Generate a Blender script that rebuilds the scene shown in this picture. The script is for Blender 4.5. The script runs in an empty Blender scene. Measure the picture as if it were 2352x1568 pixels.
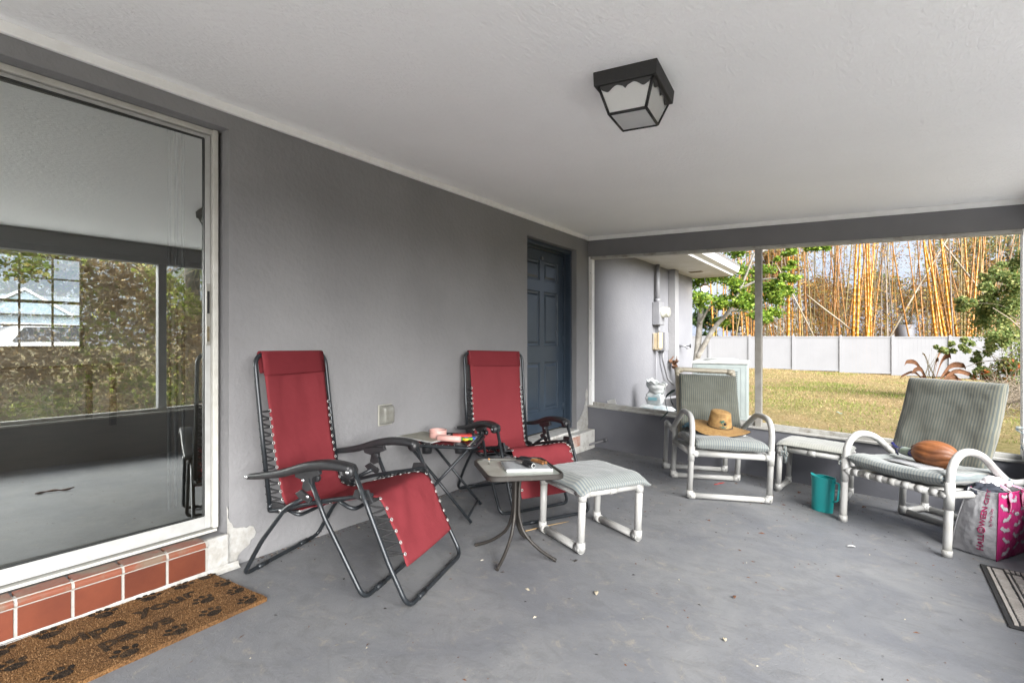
import bpy, bmesh, math, random
from mathutils import Vector, Matrix, noise
R = math.radians
random.seed(7)
S = bpy.context.scene
col = S.collection
# ---------------------------------------------------------------- camera
cd = bpy.data.cameras.new('camera'); cam = bpy.data.objects.new('camera', cd); col.objects.link(cam)
cd.sensor_width = 36; cd.lens = 18.06; cd.clip_start = .05; cd.clip_end = 600
cam.location = (2.83, 0, 1.22); cam.rotation_euler = (R(90), 0, math.atan(826/1180))
S.camera = cam
# ---------------------------------------------------------------- light
SUN_EL, SUN_AZ = 28, 120          # azimuth clockwise from +Y: the sun stands behind the camera, over its shoulder
W = bpy.data.worlds.new('World'); S.world = W; W.use_nodes = True
nt = W.node_tree; bg = nt.nodes['Background']
sk = nt.nodes.new('ShaderNodeTexSky'); sk.sky_type = 'NISHITA'; sk.sun_disc = False
sk.sun_elevation = R(SUN_EL); sk.sun_rotation = R(SUN_AZ); sk.air_density = 1.0; sk.dust_density = 1.0; sk.ozone_density = 1.5
# thin bright overcast over the blue: pale veil with soft cloud streaks
tcw = nt.nodes.new('ShaderNodeTexCoord'); mpw = nt.nodes.new('ShaderNodeMapping'); mpw.inputs['Scale'].default_value = (1, 1, 4); nt.links.new(tcw.outputs['Generated'], mpw.inputs[0])
nzw = nt.nodes.new('ShaderNodeTexNoise'); nzw.inputs['Scale'].default_value = 2.2; nzw.inputs['Detail'].default_value = 5; nt.links.new(mpw.outputs[0], nzw.inputs['Vector'])
rpw = nt.nodes.new('ShaderNodeValToRGB'); rpw.color_ramp.elements[0].position = .40; rpw.color_ramp.elements[1].position = .62; rpw.color_ramp.elements[0].color = (3.3, 3.8, 5.2, 1); rpw.color_ramp.elements[1].color = (4.6, 4.8, 5.3, 1); nt.links.new(nzw.outputs['Fac'], rpw.inputs[0])
mxw = nt.nodes.new('ShaderNodeMix'); mxw.data_type = 'RGBA'; mxw.inputs[0].default_value = .8; nt.links.new(sk.outputs[0], mxw.inputs[6]); nt.links.new(rpw.outputs[0], mxw.inputs[7])
nt.links.new(mxw.outputs[2], bg.inputs[0]); bg.inputs[1].default_value = .0435
sd = bpy.data.lights.new('sun', 'SUN'); so = bpy.data.objects.new('sun', sd); col.objects.link(so)
sd.energy = 5; sd.angle = R(56); sd.color = (1, .99, .975)
_d = Vector((math.sin(R(SUN_AZ))*math.cos(R(SUN_EL)), math.cos(R(SUN_AZ))*math.cos(R(SUN_EL)), math.sin(R(SUN_EL))))
so.rotation_euler = _d.to_track_quat('Z', 'Y').to_euler(); so.location = (0, -10, 12)
S.view_settings.view_transform = 'Standard'; S.view_settings.look = 'None'
S.view_settings.exposure = 2.3; S.view_settings.gamma = 1; S.view_settings.use_curve_mapping = False
try:
    S.cycles.max_bounces = 12; S.cycles.diffuse_bounces = 9; S.cycles.glossy_bounces = 5; S.cycles.transmission_bounces = 6
    S.cycles.transparent_max_bounces = 12; S.cycles.sample_clamp_indirect = 6; S.cycles.caustics_reflective = False; S.cycles.caustics_refractive = False
    S.cycles.use_denoising = True
except Exception: pass
# ---------------------------------------------------------------- picture ray helper (used to survey the place)
_F = 1180.; _fw = Vector((-.5735, .8192, 0)); _rt = Vector((.8192, .5735, 0)); _C = Vector((2.83, 0, 1.22))
def ray(x, y): return _fw + _rt*((x-1176)/_F) - Vector((0, 0, (y-785)/_F))
def at(x, y, d): return _C + ray(x, y)*d
def floor_z(x, y):
    f = min(max((y+1)/6.65, 0), 1)
    return .02 - .0125*(y-.5) - .045*x*f
def ceil_z(x): return 2.49 - .036*x
def ground_z(x, y):
    def ss(a, b, t):
        t = min(max((t-a)/(b-a), 0), 1); return t*t*(3-2*t)
    g = -.06 - .30*ss(7.5, 24, y)
    g -= .12*ss(1, 4, x)*(1-ss(7.5, 20, y))
    g += .5*ss(-6, -16, x)*(1-ss(8, 16, y))
    g += .3*ss(60, 200, y); g -= .03*max(-2, min(x, 8))*ss(14, 26, y)
    return g
# ---------------------------------------------------------------- materials
KA = .745; BRIGHT = {'ceiling_plaster', 'white_trim', 'bounce_concrete', 'frosted_glass'}
def kk(c): return tuple(v*KA for v in c)
def mat(name, c, rough=.6, c2=None, sc=8, metal=0, bump=0, bsc=60, detail=5, spec=.5, coat=0, dist=.004, lo=.35, hi=.65, obj=True, rv=0, trans=0, sheen=0):
    if name not in BRIGHT: c = kk(c); c2 = kk(c2) if c2 else c2
    m = bpy.data.materials.new(name); m.use_nodes = True
    n = m.node_tree; b = n.nodes['Principled BSDF']; L = n.links.new
    b.inputs['Base Color'].default_value = (*c, 1); b.inputs['Roughness'].default_value = rough; b.inputs['Metallic'].default_value = metal
    b.inputs['Specular IOR Level'].default_value = spec; b.inputs['Coat Weight'].default_value = coat
    if trans: b.inputs['Transmission Weight'].default_value = trans
    if sheen: b.inputs['Sheen Weight'].default_value = sheen
    tc = n.nodes.new('ShaderNodeTexCoord'); co = tc.outputs['Object' if obj else 'Generated']
    if c2:
        t = n.nodes.new('ShaderNodeTexNoise'); t.inputs['Scale'].default_value = sc; t.inputs['Detail'].default_value = detail; t.inputs['Roughness'].default_value = .6
        L(co, t.inputs['Vector'])
        r = n.nodes.new('ShaderNodeValToRGB'); r.color_ramp.elements[0].position = lo; r.color_ramp.elements[1].position = hi
        r.color_ramp.elements[0].color = (*c, 1); r.color_ramp.elements[1].color = (*c2, 1)
        L(t.outputs['Fac'], r.inputs['Fac']); L(r.outputs['Color'], b.inputs['Base Color'])
        if rv:
            mr = n.nodes.new('ShaderNodeMapRange'); mr.inputs['To Min'].default_value = rough-rv; mr.inputs['To Max'].default_value = rough+rv
            L(t.outputs['Fac'], mr.inputs['Value']); L(mr.outputs['Result'], b.inputs['Roughness'])
    if bump:
        t2 = n.nodes.new('ShaderNodeTexNoise'); t2.inputs['Scale'].default_value = bsc; t2.inputs['Detail'].default_value = 4
        L(co, t2.inputs['Vector'])
        bp = n.nodes.new('ShaderNodeBump'); bp.inputs['Strength'].default_value = bump; bp.inputs['Distance'].default_value = dist
        L(t2.outputs['Fac'], bp.inputs['Height']); L(bp.outputs['Normal'], b.inputs['Normal'])
    return m
def nodes_of(m): return m.node_tree, m.node_tree.nodes, m.node_tree.links.new
def leafmat(name, cols, trans=.35, rough=.55):
    """foliage: every leaf its own tint out of cols, some light passing through"""
    cols = [kk(c) for c in cols]
    m = bpy.data.materials.new(name); m.use_nodes = True; t, n, L = nodes_of(m); b = n['Principled BSDF']
    g = n.new('ShaderNodeNewGeometry'); r = n.new('ShaderNodeValToRGB'); r.color_ramp.interpolation = 'LINEAR'
    e = r.color_ramp.elements
    while len(e) < len(cols): e.new(.5)
    for i, c in enumerate(cols): e[i].position = i/(len(cols)-1); e[i].color = (*c, 1)
    L(g.outputs['Random Per Island'], r.inputs['Fac']); L(r.outputs['Color'], b.inputs['Base Color'])
    b.inputs['Roughness'].default_value = rough; b.inputs['Specular IOR Level'].default_value = .3
    tr = n.new('ShaderNodeBsdfTranslucent'); L(r.outputs['Color'], tr.inputs['Color'])
    mx = n.new('ShaderNodeMixShader'); mx.inputs[0].default_value = trans
    L(b.outputs[0], mx.inputs[1]); L(tr.outputs[0], mx.inputs[2]); L(mx.outputs[0], n['Material Output'].inputs['Surface'])
    return m
# ---------------------------------------------------------------- object helpers
def tag(o, label=None, cat=None, group=None, kind=None):
    if label: o['label'] = label
    if cat: o['category'] = cat
    if group: o['group'] = group
    if kind: o['kind'] = kind
    return o
def empty(name, loc=(0, 0, 0), rz=0):
    o = bpy.data.objects.new(name, None); col.objects.link(o); o.location = loc; o.rotation_euler = (0, 0, rz); o.empty_display_size = .1
    return o
def on_floor(name, x, y, yaw, dz=0):
    """an Empty standing on the sloping porch floor, square to it"""
    e = .05; gx = (floor_z(x+e, y)-floor_z(x-e, y))/(2*e); gy = (floor_z(x, y+e)-floor_z(x, y-e))/(2*e)
    q = Vector((0, 0, 1)).rotation_difference(Vector((-gx, -gy, 1)).normalized())
    o = empty(name, (x, y, floor_z(x, y)+dz)); o.rotation_euler = (q.to_matrix() @ Matrix.Rotation(yaw, 3, 'Z')).to_euler()
    return o
def copy_tree(o, parent=None):
    c = o.copy(); col.objects.link(c)
    if parent: c.parent = parent
    for ch in list(o.children): copy_tree(ch, c)
    return c
def fillet(pts, rad, seg=6, closed=False):
    P = [Vector(p) for p in pts]; n = len(P); out = []
    for i in range(n):
        if not closed and i in (0, n-1): out.append(P[i]); continue
        a, b, c = P[i-1], P[i], P[(i+1) % n]; r = rad[i] if isinstance(rad, (list, tuple)) else rad
        if r <= 0: out.append(b); continue
        u = (a-b); v = (c-b); lu, lv = u.length, v.length; u.normalize(); v.normalize()
        ang = u.angle(v, math.pi)
        if ang > math.pi-.02: out.append(b); continue
        t = min(r/math.tan(ang/2), lu*.49, lv*.49); p0 = b+u*t; p1 = b+v*t
        for k in range(seg+1):
            s = k/seg; out.append((1-s)**2*p0 + 2*s*(1-s)*b + s*s*p1)
    return out
def smooth(pts, n=6):
    P = [Vector(p) for p in pts]; out = []
    for i in range(len(P)-1):
        p0 = P[max(i-1, 0)]; p1 = P[i]; p2 = P[i+1]; p3 = P[min(i+2, len(P)-1)]
        for k in range(n):
            t = k/n; out.append(.5*((2*p1)+(p2-p0)*t+(2*p0-5*p1+4*p2-p3)*t*t+(3*p1-p0-3*p2+p3)*t**3))
    out.append(P[-1]); return out
class MB:
    def __init__(s): s.v = []; s.f = []; s.sm = []; s.mi = []; s.m = 0
    def add(s, vs, fs, smooth=False):
        o = len(s.v); s.v += [tuple(v) for v in vs]
        for f in fs: s.f.append(tuple(i+o for i in f)); s.sm.append(smooth); s.mi.append(s.m)
        return s
    def box(s, x0, x1, y0, y1, z0, z1, M=None):
        vs = [Vector(p) for p in ((x0,y0,z0),(x1,y0,z0),(x1,y1,z0),(x0,y1,z0),(x0,y0,z1),(x1,y0,z1),(x1,y1,z1),(x0,y1,z1))]
        if M is not None: vs = [M @ v for v in vs]
        return s.add(vs, [(3,2,1,0),(4,5,6,7),(0,1,5,4),(1,2,6,5),(2,3,7,6),(3,0,4,7)])
    def hexa(s, c8): return s.add(c8, [(3,2,1,0),(4,5,6,7),(0,1,5,4),(1,2,6,5),(2,3,7,6),(3,0,4,7)])
    def tube(s, pts, r, n=10, cap=True, closed=False, flat=1.0, up=None):
        P = [Vector(p) for p in pts]; m = len(P)
        rr = r if isinstance(r, (list, tuple)) else [r]*m
        vs = []; nrm = None
        for i in range(m):
            a = P[i-1] if (i or closed) else P[i]; b = P[(i+1) % m] if (i < m-1 or closed) else P[i]
            t = (b-a)
            if t.length < 1e-9: t = Vector((0, 0, 1))
            t.normalize()
            if nrm is None:
                u = Vector(up) if up else (Vector((0, 0, 1)) if abs(t.z) < .9 else Vector((1, 0, 0)))
                nrm = (u - t*u.dot(t)).normalized()
            else:
                nrm = nrm - t*nrm.dot(t)
                nrm = nrm.normalized() if nrm.length > 1e-6 else t.orthogonal().normalized()
            bi = t.cross(nrm)
            for k in range(n):
                a_ = 2*math.pi*k/n; vs.append(P[i] + (nrm*math.cos(a_)*flat + bi*math.sin(a_))*rr[i])
        fs = []
        for i in range(m if closed else m-1):
            j = (i+1) % m
            for k in range(n): fs.append((i*n+k, i*n+(k+1) % n, j*n+(k+1) % n, j*n+k))
        s.add(vs, fs, True)
        if cap and not closed:
            o = len(s.v)-m*n
            s.f.append(tuple(o+k for k in range(n))[::-1]); s.sm.append(False); s.mi.append(s.m)
            s.f.append(tuple(o+(m-1)*n+k for k in range(n))); s.sm.append(False); s.mi.append(s.m)
        return s
    def lathe(s, prof, n=24, c=(0, 0, 0), sx=1, sy=1, M=None, smooth=True):
        vs = []
        for r, z in prof:
            for k in range(n):
                a = 2*math.pi*k/n; v = Vector((c[0]+r*sx*math.cos(a), c[1]+r*sy*math.sin(a), c[2]+z)); vs.append(M @ v if M is not None else v)
        fs = [(i*n+k, i*n+(k+1) % n, (i+1)*n+(k+1) % n, (i+1)*n+k) for i in range(len(prof)-1) for k in range(n)]
        return s.add(vs, fs, smooth)
    def grid(s, fn, nu, nv, smooth=True, flip=False):
        vs = [fn(i/nu, j/nv) for i in range(nu+1) for j in range(nv+1)]
        fs = []
        for i in range(nu):
            for j in range(nv):
                q = (i*(nv+1)+j, (i+1)*(nv+1)+j, (i+1)*(nv+1)+j+1, i*(nv+1)+j+1); fs.append(q[::-1] if flip else q)
        return s.add(vs, fs, smooth)
    def poly(s, pts, z0, z1, M=None):
        """prism over an outline in xy"""
        n = len(pts); vs = [Vector((p[0], p[1], z0)) for p in pts]+[Vector((p[0], p[1], z1)) for p in pts]
        if M is not None: vs = [M @ v for v in vs]
        return s.add(vs, [tuple(range(n))[::-1], tuple(range(n, 2*n))]+[(i, (i+1) % n, n+(i+1) % n, n+i) for i in range(n)])
    def build(s, name, m=None, parent=None, bevel=0, solid=0, sub=0, loc=None):
        me = bpy.data.meshes.new(name); me.from_pydata(s.v, [], s.f)
        me.polygons.foreach_set('use_smooth', s.sm)
        ms = m if isinstance(m, (list, tuple)) else [m]
        for k in ms:
            if k: me.materials.append(k)
        if len(ms) > 1: me.polygons.foreach_set('material_index', s.mi)
        me.update(); me.validate()
        o = bpy.data.objects.new(name, me); col.objects.link(o)
        if parent: o.parent = parent
        if loc: o.location = loc
        if solid: q = o.modifiers.new('solid', 'SOLIDIFY'); q.thickness = solid; q.offset = 0
        if bevel: q = o.modifiers.new('bevel', 'BEVEL'); q.width = bevel; q.segments = 2; q.limit_method = 'ANGLE'; q.angle_limit = R(40)
        if sub: q = o.modifiers.new('sub', 'SUBSURF'); q.levels = sub; q.render_levels = sub
        return o
def text_mesh(txt, size, extr=0, bold=0):
    cu = bpy.data.curves.new('t', 'FONT'); cu.body = txt; cu.size = size; cu.extrude = extr; cu.offset = bold; cu.resolution_u = 3; cu.align_x = 'LEFT'
    o = bpy.data.objects.new('t', cu); col.objects.link(o); bpy.context.view_layer.update()
    me = bpy.data.meshes.new_from_object(o.evaluated_get(bpy.context.evaluated_depsgraph_get()))
    vs = [v.co.copy() for v in me.vertices]; fs = [tuple(p.vertices) for p in me.polygons]
    bpy.data.objects.remove(o); bpy.data.curves.remove(cu); bpy.data.meshes.remove(me)
    return vs, fs
# ================================================================ THE SETTING
# ---- materials of the shell
M_wall = mat('grey_stucco', (.255, .252, .257), .72, (.30, .297, .301), 1.3, bump=.8, bsc=30, dist=.006, spec=.35)
M_wallout = mat('grey_stucco_dimmed_for_sun', (.205, .206, .222), .75, (.245, .245, .258), 1.1, bump=.7, bsc=30, dist=.006, spec=.3)  # same wall paint, colour darkened to offset the strong sunlight outdoors
M_beam = mat('grey_beam_paint', (.19, .188, .196), .6, (.215, .213, .22), 3, bump=.25, bsc=60, dist=.003)
M_white = mat('white_paint', (.60, .595, .58), .45, (.50, .49, .46), 9, bump=.15, bsc=80, dist=.002, lo=.45, hi=.8)
M_trim = mat('white_trim', (.82, .82, .81), .5, (.76, .755, .74), 14, bump=.3, bsc=40, dist=.003)
M_frame = mat('ivory_aluminium', (.66, .65, .60), .38, (.58, .565, .51), 18)
M_dirty = mat('dirty_white_sill', (.50, .49, .455), .6, (.22, .19, .15), 11, bump=.3, lo=.5, hi=.78)
M_chip = mat('peeled_white_patch', (.50, .495, .475), .8, (.38, .365, .33), 20, bump=.6, bsc=45, dist=.006)
M_tile = mat('terracotta_tile', (.165, .044, .022), .42, (.130, .034, .018), 7, bump=.15, bsc=30, dist=.002)
_t, _n, _L = nodes_of(M_tile); _g = _n.new('ShaderNodeNewGeometry'); _r = _n.new('ShaderNodeMapRange'); _r.inputs['To Min'].default_value = .72; _r.inputs['To Max'].default_value = 1.22
_L(_g.outputs['Random Per Island'], _r.inputs[0]); _x = _n.new('ShaderNodeVectorMath'); _x.operation = 'SCALE'; _L(_n['Principled BSDF'].inputs['Base Color'].links[0].from_socket, _x.inputs[0]); _L(_r.outputs[0], _x.inputs['Scale']); _L(_x.outputs[0], _n['Principled BSDF'].inputs['Base Color'])
M_grout = mat('white_grout', (.46, .44, .40), .8, (.36, .34, .31), 30, bump=.4, bsc=120, dist=.002)
M_door = mat('navy_door_paint', (.032, .050, .074), .36, (.042, .062, .088), 5, bump=.08, bsc=90, dist=.001)
M_black = mat('black_gasket', (.015, .015, .015), .5)
# ceiling: white knock-down plaster
M_ceil = mat('ceiling_plaster', (.93, .93, .93), .85, (.90, .90, .90), 1.2)
t, n, L = nodes_of(M_ceil)
tc = n.new('ShaderNodeTexCoord'); mp = n.new('ShaderNodeMapping'); mp.inputs['Scale'].default_value = (1, .45, 1); L(tc.outputs['Object'], mp.inputs[0])
n1 = n.new('ShaderNodeTexNoise'); n1.inputs['Scale'].default_value = 46; n1.inputs['Detail'].default_value = 5; n1.inputs['Distortion'].default_value = 1.6; L(mp.outputs[0], n1.inputs['Vector'])
n2 = n.new('ShaderNodeTexVoronoi'); n2.inputs['Scale'].default_value = 70; L(mp.outputs[0], n2.inputs['Vector'])
ad = n.new('ShaderNodeMath'); ad.operation = 'MULTIPLY_ADD'; ad.inputs[1].default_value = .35; L(n2.outputs['Distance'], ad.inputs[0]); L(n1.outputs['Fac'], ad.inputs[2])
bp = n.new('ShaderNodeBump'); bp.inputs['Strength'].default_value = .7; bp.inputs['Distance'].default_value = .007; L(ad.outputs[0], bp.inputs['Height']); L(bp.outputs[0], n['Principled BSDF'].inputs['Normal'])
# porch floor: worn grey-blue concrete paint
M_floor = bpy.data.materials.new('painted_concrete'); M_floor.use_nodes = True
t, n, L = nodes_of(M_floor); b = n['Principled BSDF']
tc = n.new('ShaderNodeTexCoord'); mp = n.new('ShaderNodeMapping'); mp.inputs['Scale'].default_value = (1, 1, 1); L(tc.outputs['Object'], mp.inputs[0])
def nz(sc, det=6, dis=0, ro=.6, src=None):
    q = n.new('ShaderNodeTexNoise'); q.inputs['Scale'].default_value = sc; q.inputs['Detail'].default_value = det; q.inputs['Distortion'].default_value = dis; q.inputs['Roughness'].default_value = ro
    L(src or mp.outputs[0], q.inputs['Vector']); return q.outputs['Fac']
def rmp(src, a, b_, c0, c1):
    q = n.new('ShaderNodeValToRGB'); q.color_ramp.elements[0].position = a; q.color_ramp.elements[1].position = b_
    q.color_ramp.elements[0].color = (*c0, 1); q.color_ramp.elements[1].color = (*c1, 1); L(src, q.inputs[0]); return q.outputs[0]
def mixc(f, a, b_, mode='MIX'):
    q = n.new('ShaderNodeMix'); q.data_type = 'RGBA'; q.blend_type = mode
    if hasattr(f, 'type'): L(f, q.inputs[0])
    else: q.inputs[0].default_value = f
    for s_, i in ((a, 6), (b_, 7)):
        if hasattr(s_, 'type'): L(s_, q.inputs[i])
        else: q.inputs[i].default_value = (*s_, 1)
    return q.outputs[2]
FL_A, FL_B = (.128, .132, .142), (.174, .176, .178)
base = rmp(nz(1.6, 7, .8, .65), .36, .64, FL_A, FL_B)
mp2 = n.new('ShaderNodeMapping'); mp2.inputs['Rotation'].default_value = (0, 0, R(35)); mp2.inputs['Scale'].default_value = (1, 1.7, 1); L(tc.outputs['Object'], mp2.inputs[0])
smear = rmp(nz(5, 8, 1.2, .75, mp2.outputs[0]), .48, .74, (0, 0, 0), (.75, .75, .75))
c1 = mixc(smear, base, (.100, .101, .103))
blot = rmp(nz(9, 9, .6, .8), .56, .70, (0, 0, 0), (.75, .75, .75))
c2 = mixc(blot, c1, (.265, .238, .19))
dirt = rmp(nz(95, 3, 0, .5), .66, .74, (0, 0, 0), (.8, .8, .8))
c3 = mixc(dirt, c2, (.13, .11, .085))
L(c3, b.inputs['Base Color'])
rr_ = n.new('ShaderNodeMapRange'); rr_.inputs['To Min'].default_value = .42; rr_.inputs['To Max'].default_value = .75; L(nz(7, 5), rr_.inputs[0]); L(rr_.outputs[0], b.inputs['Roughness'])
bp = n.new('ShaderNodeBump'); bp.inputs['Strength'].default_value = .5; bp.inputs['Distance'].default_value = .004
L(nz(48, 7, 1.2), bp.inputs['Height']); L(bp.outputs[0], b.inputs['Normal'])
# lawn
M_lawn = bpy.data.materials.new('lawn_soil'); M_lawn.use_nodes = True
t, n, L = nodes_of(M_lawn); b = n['Principled BSDF']; b.inputs['Roughness'].default_value = .95; b.inputs['Specular IOR Level'].default_value = .1
tc = n.new('ShaderNodeTexCoord'); mp = n.new('ShaderNodeMapping'); L(tc.outputs['Object'], mp.inputs[0])
g1 = rmp(nz(.5, 6, .4), .38, .60, (.225, .16, .08), (.14, .14, .04))
g2 = rmp(nz(9, 8, .6, .75), .40, .66, (.09, .065, .028), (.30, .225, .12))
L(mixc(.5, g1, g2), b.inputs['Base Color'])
bp = n.new('ShaderNodeBump'); bp.inputs['Strength'].default_value = 1; bp.inputs['Distance'].default_value = .03; L(nz(30, 8), bp.inputs['Height']); L(bp.outputs[0], b.inputs['Normal'])

# ---- ground: one sheet, the porch slab lies above it
def gfn(u, v):
    a = lambda t: math.copysign(abs(t*2-1)**2.6, t-.5)
    x = 3 + a(u)*240; y = 8 + a(v)*240
    z = ground_z(x, y)
    if -14 < x < 6 and -14 < y < 7: z -= .25
    return (x, y, z)
gfn_ = gfn
def gfn(u, v):
    x, y, z = gfn_(u, v)
    if -7.5 < x < 4.0 and -3.2 < y < 6.3: z = -.5
    return (x, y, z)
tag(MB().grid(gfn, 90, 90).build('ground', M_lawn), kind='structure')
# ---- porch floor slab and ceiling
PY0, PY1, PX1 = -1.9, 5.66, 3.85
tag(MB().grid(lambda u, v: (0.0+u*(PX1+.04), PY0+v*(PY1-PY0+.04), floor_z(0.0+u*(PX1+.04), PY0+v*(PY1-PY0+.04))), 24, 40).build('floor', M_floor), kind='structure')
m = MB(); m.hexa([Vector((x, y, ceil_z(x)+dz)) for dz in (0, .12) for x, y in ((0, PY0-.1), (PX1+.15, PY0-.1), (PX1+.15, PY1+.15), (0, PY1+.15))])
tag(m.build('ceiling', M_ceil), kind='structure')

# unseen pale apron, added to bounce sunlight up onto the porch ceiling
M_bounce_apron = mat('bounce_concrete', (.78, .775, .76), .9, (.72, .71, .69), 2, bump=.3, bsc=30)
m = MB()
for x0, x1, y0, y1 in ((4.02, 7.2, -9, 7.5), (-1, 4.02, -9, -2.0)):
    m.grid(lambda u, v: (x0+(x1-x0)*u, y0+(y1-y0)*v, ground_z(x0+(x1-x0)*u, y0+(y1-y0)*v)+.02), 14, 14)
tag(m.build('path', M_bounce_apron), kind='structure')  # invented surface out of view, laid to reflect light into the porch
# ================================================================ HOUSE
house = tag(empty('house', (0, 4, 0)), 'grey stucco house wall with a glass sliding door and a blue panelled door', 'house')
def hb(mb, name, m, parent=None, **k):
    """build in world coordinates, then parent under the house (or one of its parts)"""
    o = mb.build(name, m, parent or house, **k)
    if parent is None: o.location = -house.location
    return o
GY0, GY1, GZ0, GZ1 = -1.35, 1.390, .205, 2.36      # sliding door opening
DY0, DY1, DZ0, DZ1 = 4.31, 5.36, .20, 2.285        # panelled door opening
w = MB()
for y0, y1, z0, z1 in ((-2.0, GY0, -.4, 2.6), (GY0, GY1, GZ1, 2.6), (GY0, GY1, -.4, GZ0-.03), (GY1, DY0, -.4, 2.6), (DY0, DY1, DZ1, 2.6), (DY0, DY1, -.4, DZ0-.03), (DY1, 5.80, -.4, 2.6)):
    w.box(-.2, 0, y0, y1, z0, z1)
hb(w, 'porch_wall', M_wall)
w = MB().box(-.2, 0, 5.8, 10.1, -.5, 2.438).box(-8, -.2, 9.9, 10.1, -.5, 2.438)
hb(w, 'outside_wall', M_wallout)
# interior room behind the glass
M_in = mat('room_plaster', (.55, .53, .48), .8); M_inf = mat('room_floor', (.22, .16, .10), .35, (.30, .22, .14), 3)
rm = MB()
WY0, WY1, WZ0, WZ1 = 1.47, 2.47, 1.12, 2.38       # window in the far wall of the room
RX = -6.2
for y0, y1, z0, z1 in ((-3, WY0, .1, 2.6), (WY1, 4.2, .1, 2.6), (WY0, WY1, .1, WZ0), (WY0, WY1, WZ1, 2.6)): rm.box(RX-.15, RX, y0, y1, z0, z1)
rm.box(RX, -.2, -3.15, -3, .1, 2.6); rm.box(RX, -.2, 4.2, 4.35, .1, 2.6); rm.box(RX, -.2, -3, 4.2, 2.5, 2.6)
hb(rm, 'room_wall', M_in)
hb(MB().box(RX, -.2, -3, 4.2, .1, .199), 'room_floor', M_inf)
wf = MB()
wf.box(RX-.10, RX-.05, WY0, WY0+.04, WZ0, WZ1).box(RX-.10, RX-.05, WY1-.04, WY1, WZ0, WZ1).box(RX-.10, RX-.05, WY0+.04, WY1-.04, WZ0, WZ0+.04).box(RX-.10, RX-.05, WY0+.04, WY1-.04, WZ1-.04, WZ1)
for k in (1, 2): y = WY0+(WY1-WY0)*k/3; wf.box(RX-.09, RX-.07, y-.011, y+.011, WZ0+.04, WZ1-.04)
for k in (1, 2, 3):
    z = WZ0+(WZ1-WZ0)*k/4; h = .02 if k == 2 else .011
    wf.box(RX-.093, RX-.066, WY0+.04, WY1-.04, z-h, z+h)
wnd = hb(wf, 'window', mat('dark_muntins', (.10, .10, .09), .5))
# roof over the room and the outside wall: soffit, fascia, gutter, gable end
m = MB().box(0.0, .70, 5.83, 10.15, 2.44, 2.46).box(-8, 0, 9.0, 10.15, 2.44, 2.46)
hb(m, 'soffit', mat('white_soffit', (.66, .65, .63), .7, (.58, .56, .52), 3))
m = MB().box(.70, .722, 5.83, 10.18, 2.435, 2.57).box(-8, .70, 10.152, 10.18, 2.437, 2.57)
# gutter lip: a second, sloping board above the fascia
m.hexa([Vector(p) for p in ((.722,5.83,2.47),(.80,5.83,2.50),(.80,10.24,2.50),(.722,10.24,2.47),(.722,5.83,2.60),(.83,5.83,2.60),(.83,10.24,2.60),(.722,10.24,2.60))])
hb(m, 'fascia', M_white, bevel=.003)
m = MB(); rx0, rx1 = -8.0, .83
m.hexa([Vector(p) for p in ((rx0,-3.2,2.66),(rx1,-3.2,2.605),(rx1,10.25,2.605),(rx0,10.25,2.66),(rx0,-3.2,4.6),(rx1,-3.2,2.64),(rx1,10.25,2.64),(rx0,10.25,4.6))])
hb(m, 'roof', mat('asphalt_shingle', (.16, .15, .14), .9, (.09, .085, .08), 20, bump=.5, bsc=40))
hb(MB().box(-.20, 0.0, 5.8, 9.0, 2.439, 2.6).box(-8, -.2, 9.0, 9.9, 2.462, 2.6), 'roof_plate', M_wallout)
vm = MB().box(.20, .42, 9.15, 9.28, 2.432, 2.44)
for k in range(5): vm.box(.21, .41, 9.16+k*.024, 9.17+k*.024, 2.428, 2.432)
hb(vm, 'soffit_vent', mat('brown_vent', (.30, .24, .14), .6))
# white strip where wall and ceiling meet
m = MB(); m.hexa([Vector(p) for p in ((0,PY0,2.440),(.022,PY0,2.440),(.022,5.632,2.440),(0,5.632,2.440),(0,PY0,2.489),(.022,PY0,2.489),(.022,5.632,2.489),(0,5.632,2.489))])
hb(m, 'ceiling_trim', M_trim, bevel=.004)
# ---- sliding glass door
sl = hb(MB().box(-.16, -.078, GY0, GY1-.048, GZ1-.030, GZ1-.002).box(-.16, -.068, GY1-.048, GY1-.022, GZ0+.012, GZ1-.002)
        .box(-.16, -.082, GY0, GY1-.022, GZ0-.012, GZ0+.002), 'sliding_door', M_frame, bevel=.003)
def sp(mb, name, m, parent, **k): return mb.build(name, m, parent, **k)
st = MB(); y1 = GY1-.050; y0 = y1-1.30
st.box(-.128, -.092, y1-.030, y1, GZ0+.014, GZ1-.032); st.box(-.128, -.092, y0, y0+.05, GZ0+.014, GZ1-.032)
st.box(-.127, -.093, y0+.05, y1-.030, GZ1-.052, GZ1-.033); st.box(-.127, -.091, y0+.05, y1-.030, GZ0+.014, GZ0+.080)
sp(st, 'door_panel_frame', mat('white_aluminium', (.50, .50, .49), .3, (.43, .43, .41), 12), sl, bevel=.003)
sp(MB().box(-.118, -.0935, y0+.051, y0+.055, GZ0+.084, GZ1-.056).box(-.118, -.0935, y1-.0345, y1-.0305, GZ0+.084, GZ1-.056).box(-.118, -.0935, y0+.055, y1-.0345, GZ0+.0805, GZ0+.084).box(-.118, -.0935, y0+.055, y1-.0345, GZ1-.0558, GZ1-.0525), 'gasket', M_black, sl)
M_glass = bpy.data.materials.new('reflective_glass'); M_glass.use_nodes = True
t, n, L = nodes_of(M_glass); n.remove(n['Principled BSDF'])
gl = n.new('ShaderNodeBsdfGlossy'); gl.inputs['Roughness'].default_value = .0; gl.inputs['Color'].default_value = (.93, .97, .93, 1)
tr = n.new('ShaderNodeBsdfTransparent'); tr.inputs['Color'].default_value = (.80, .84, .84, 1)
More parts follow.
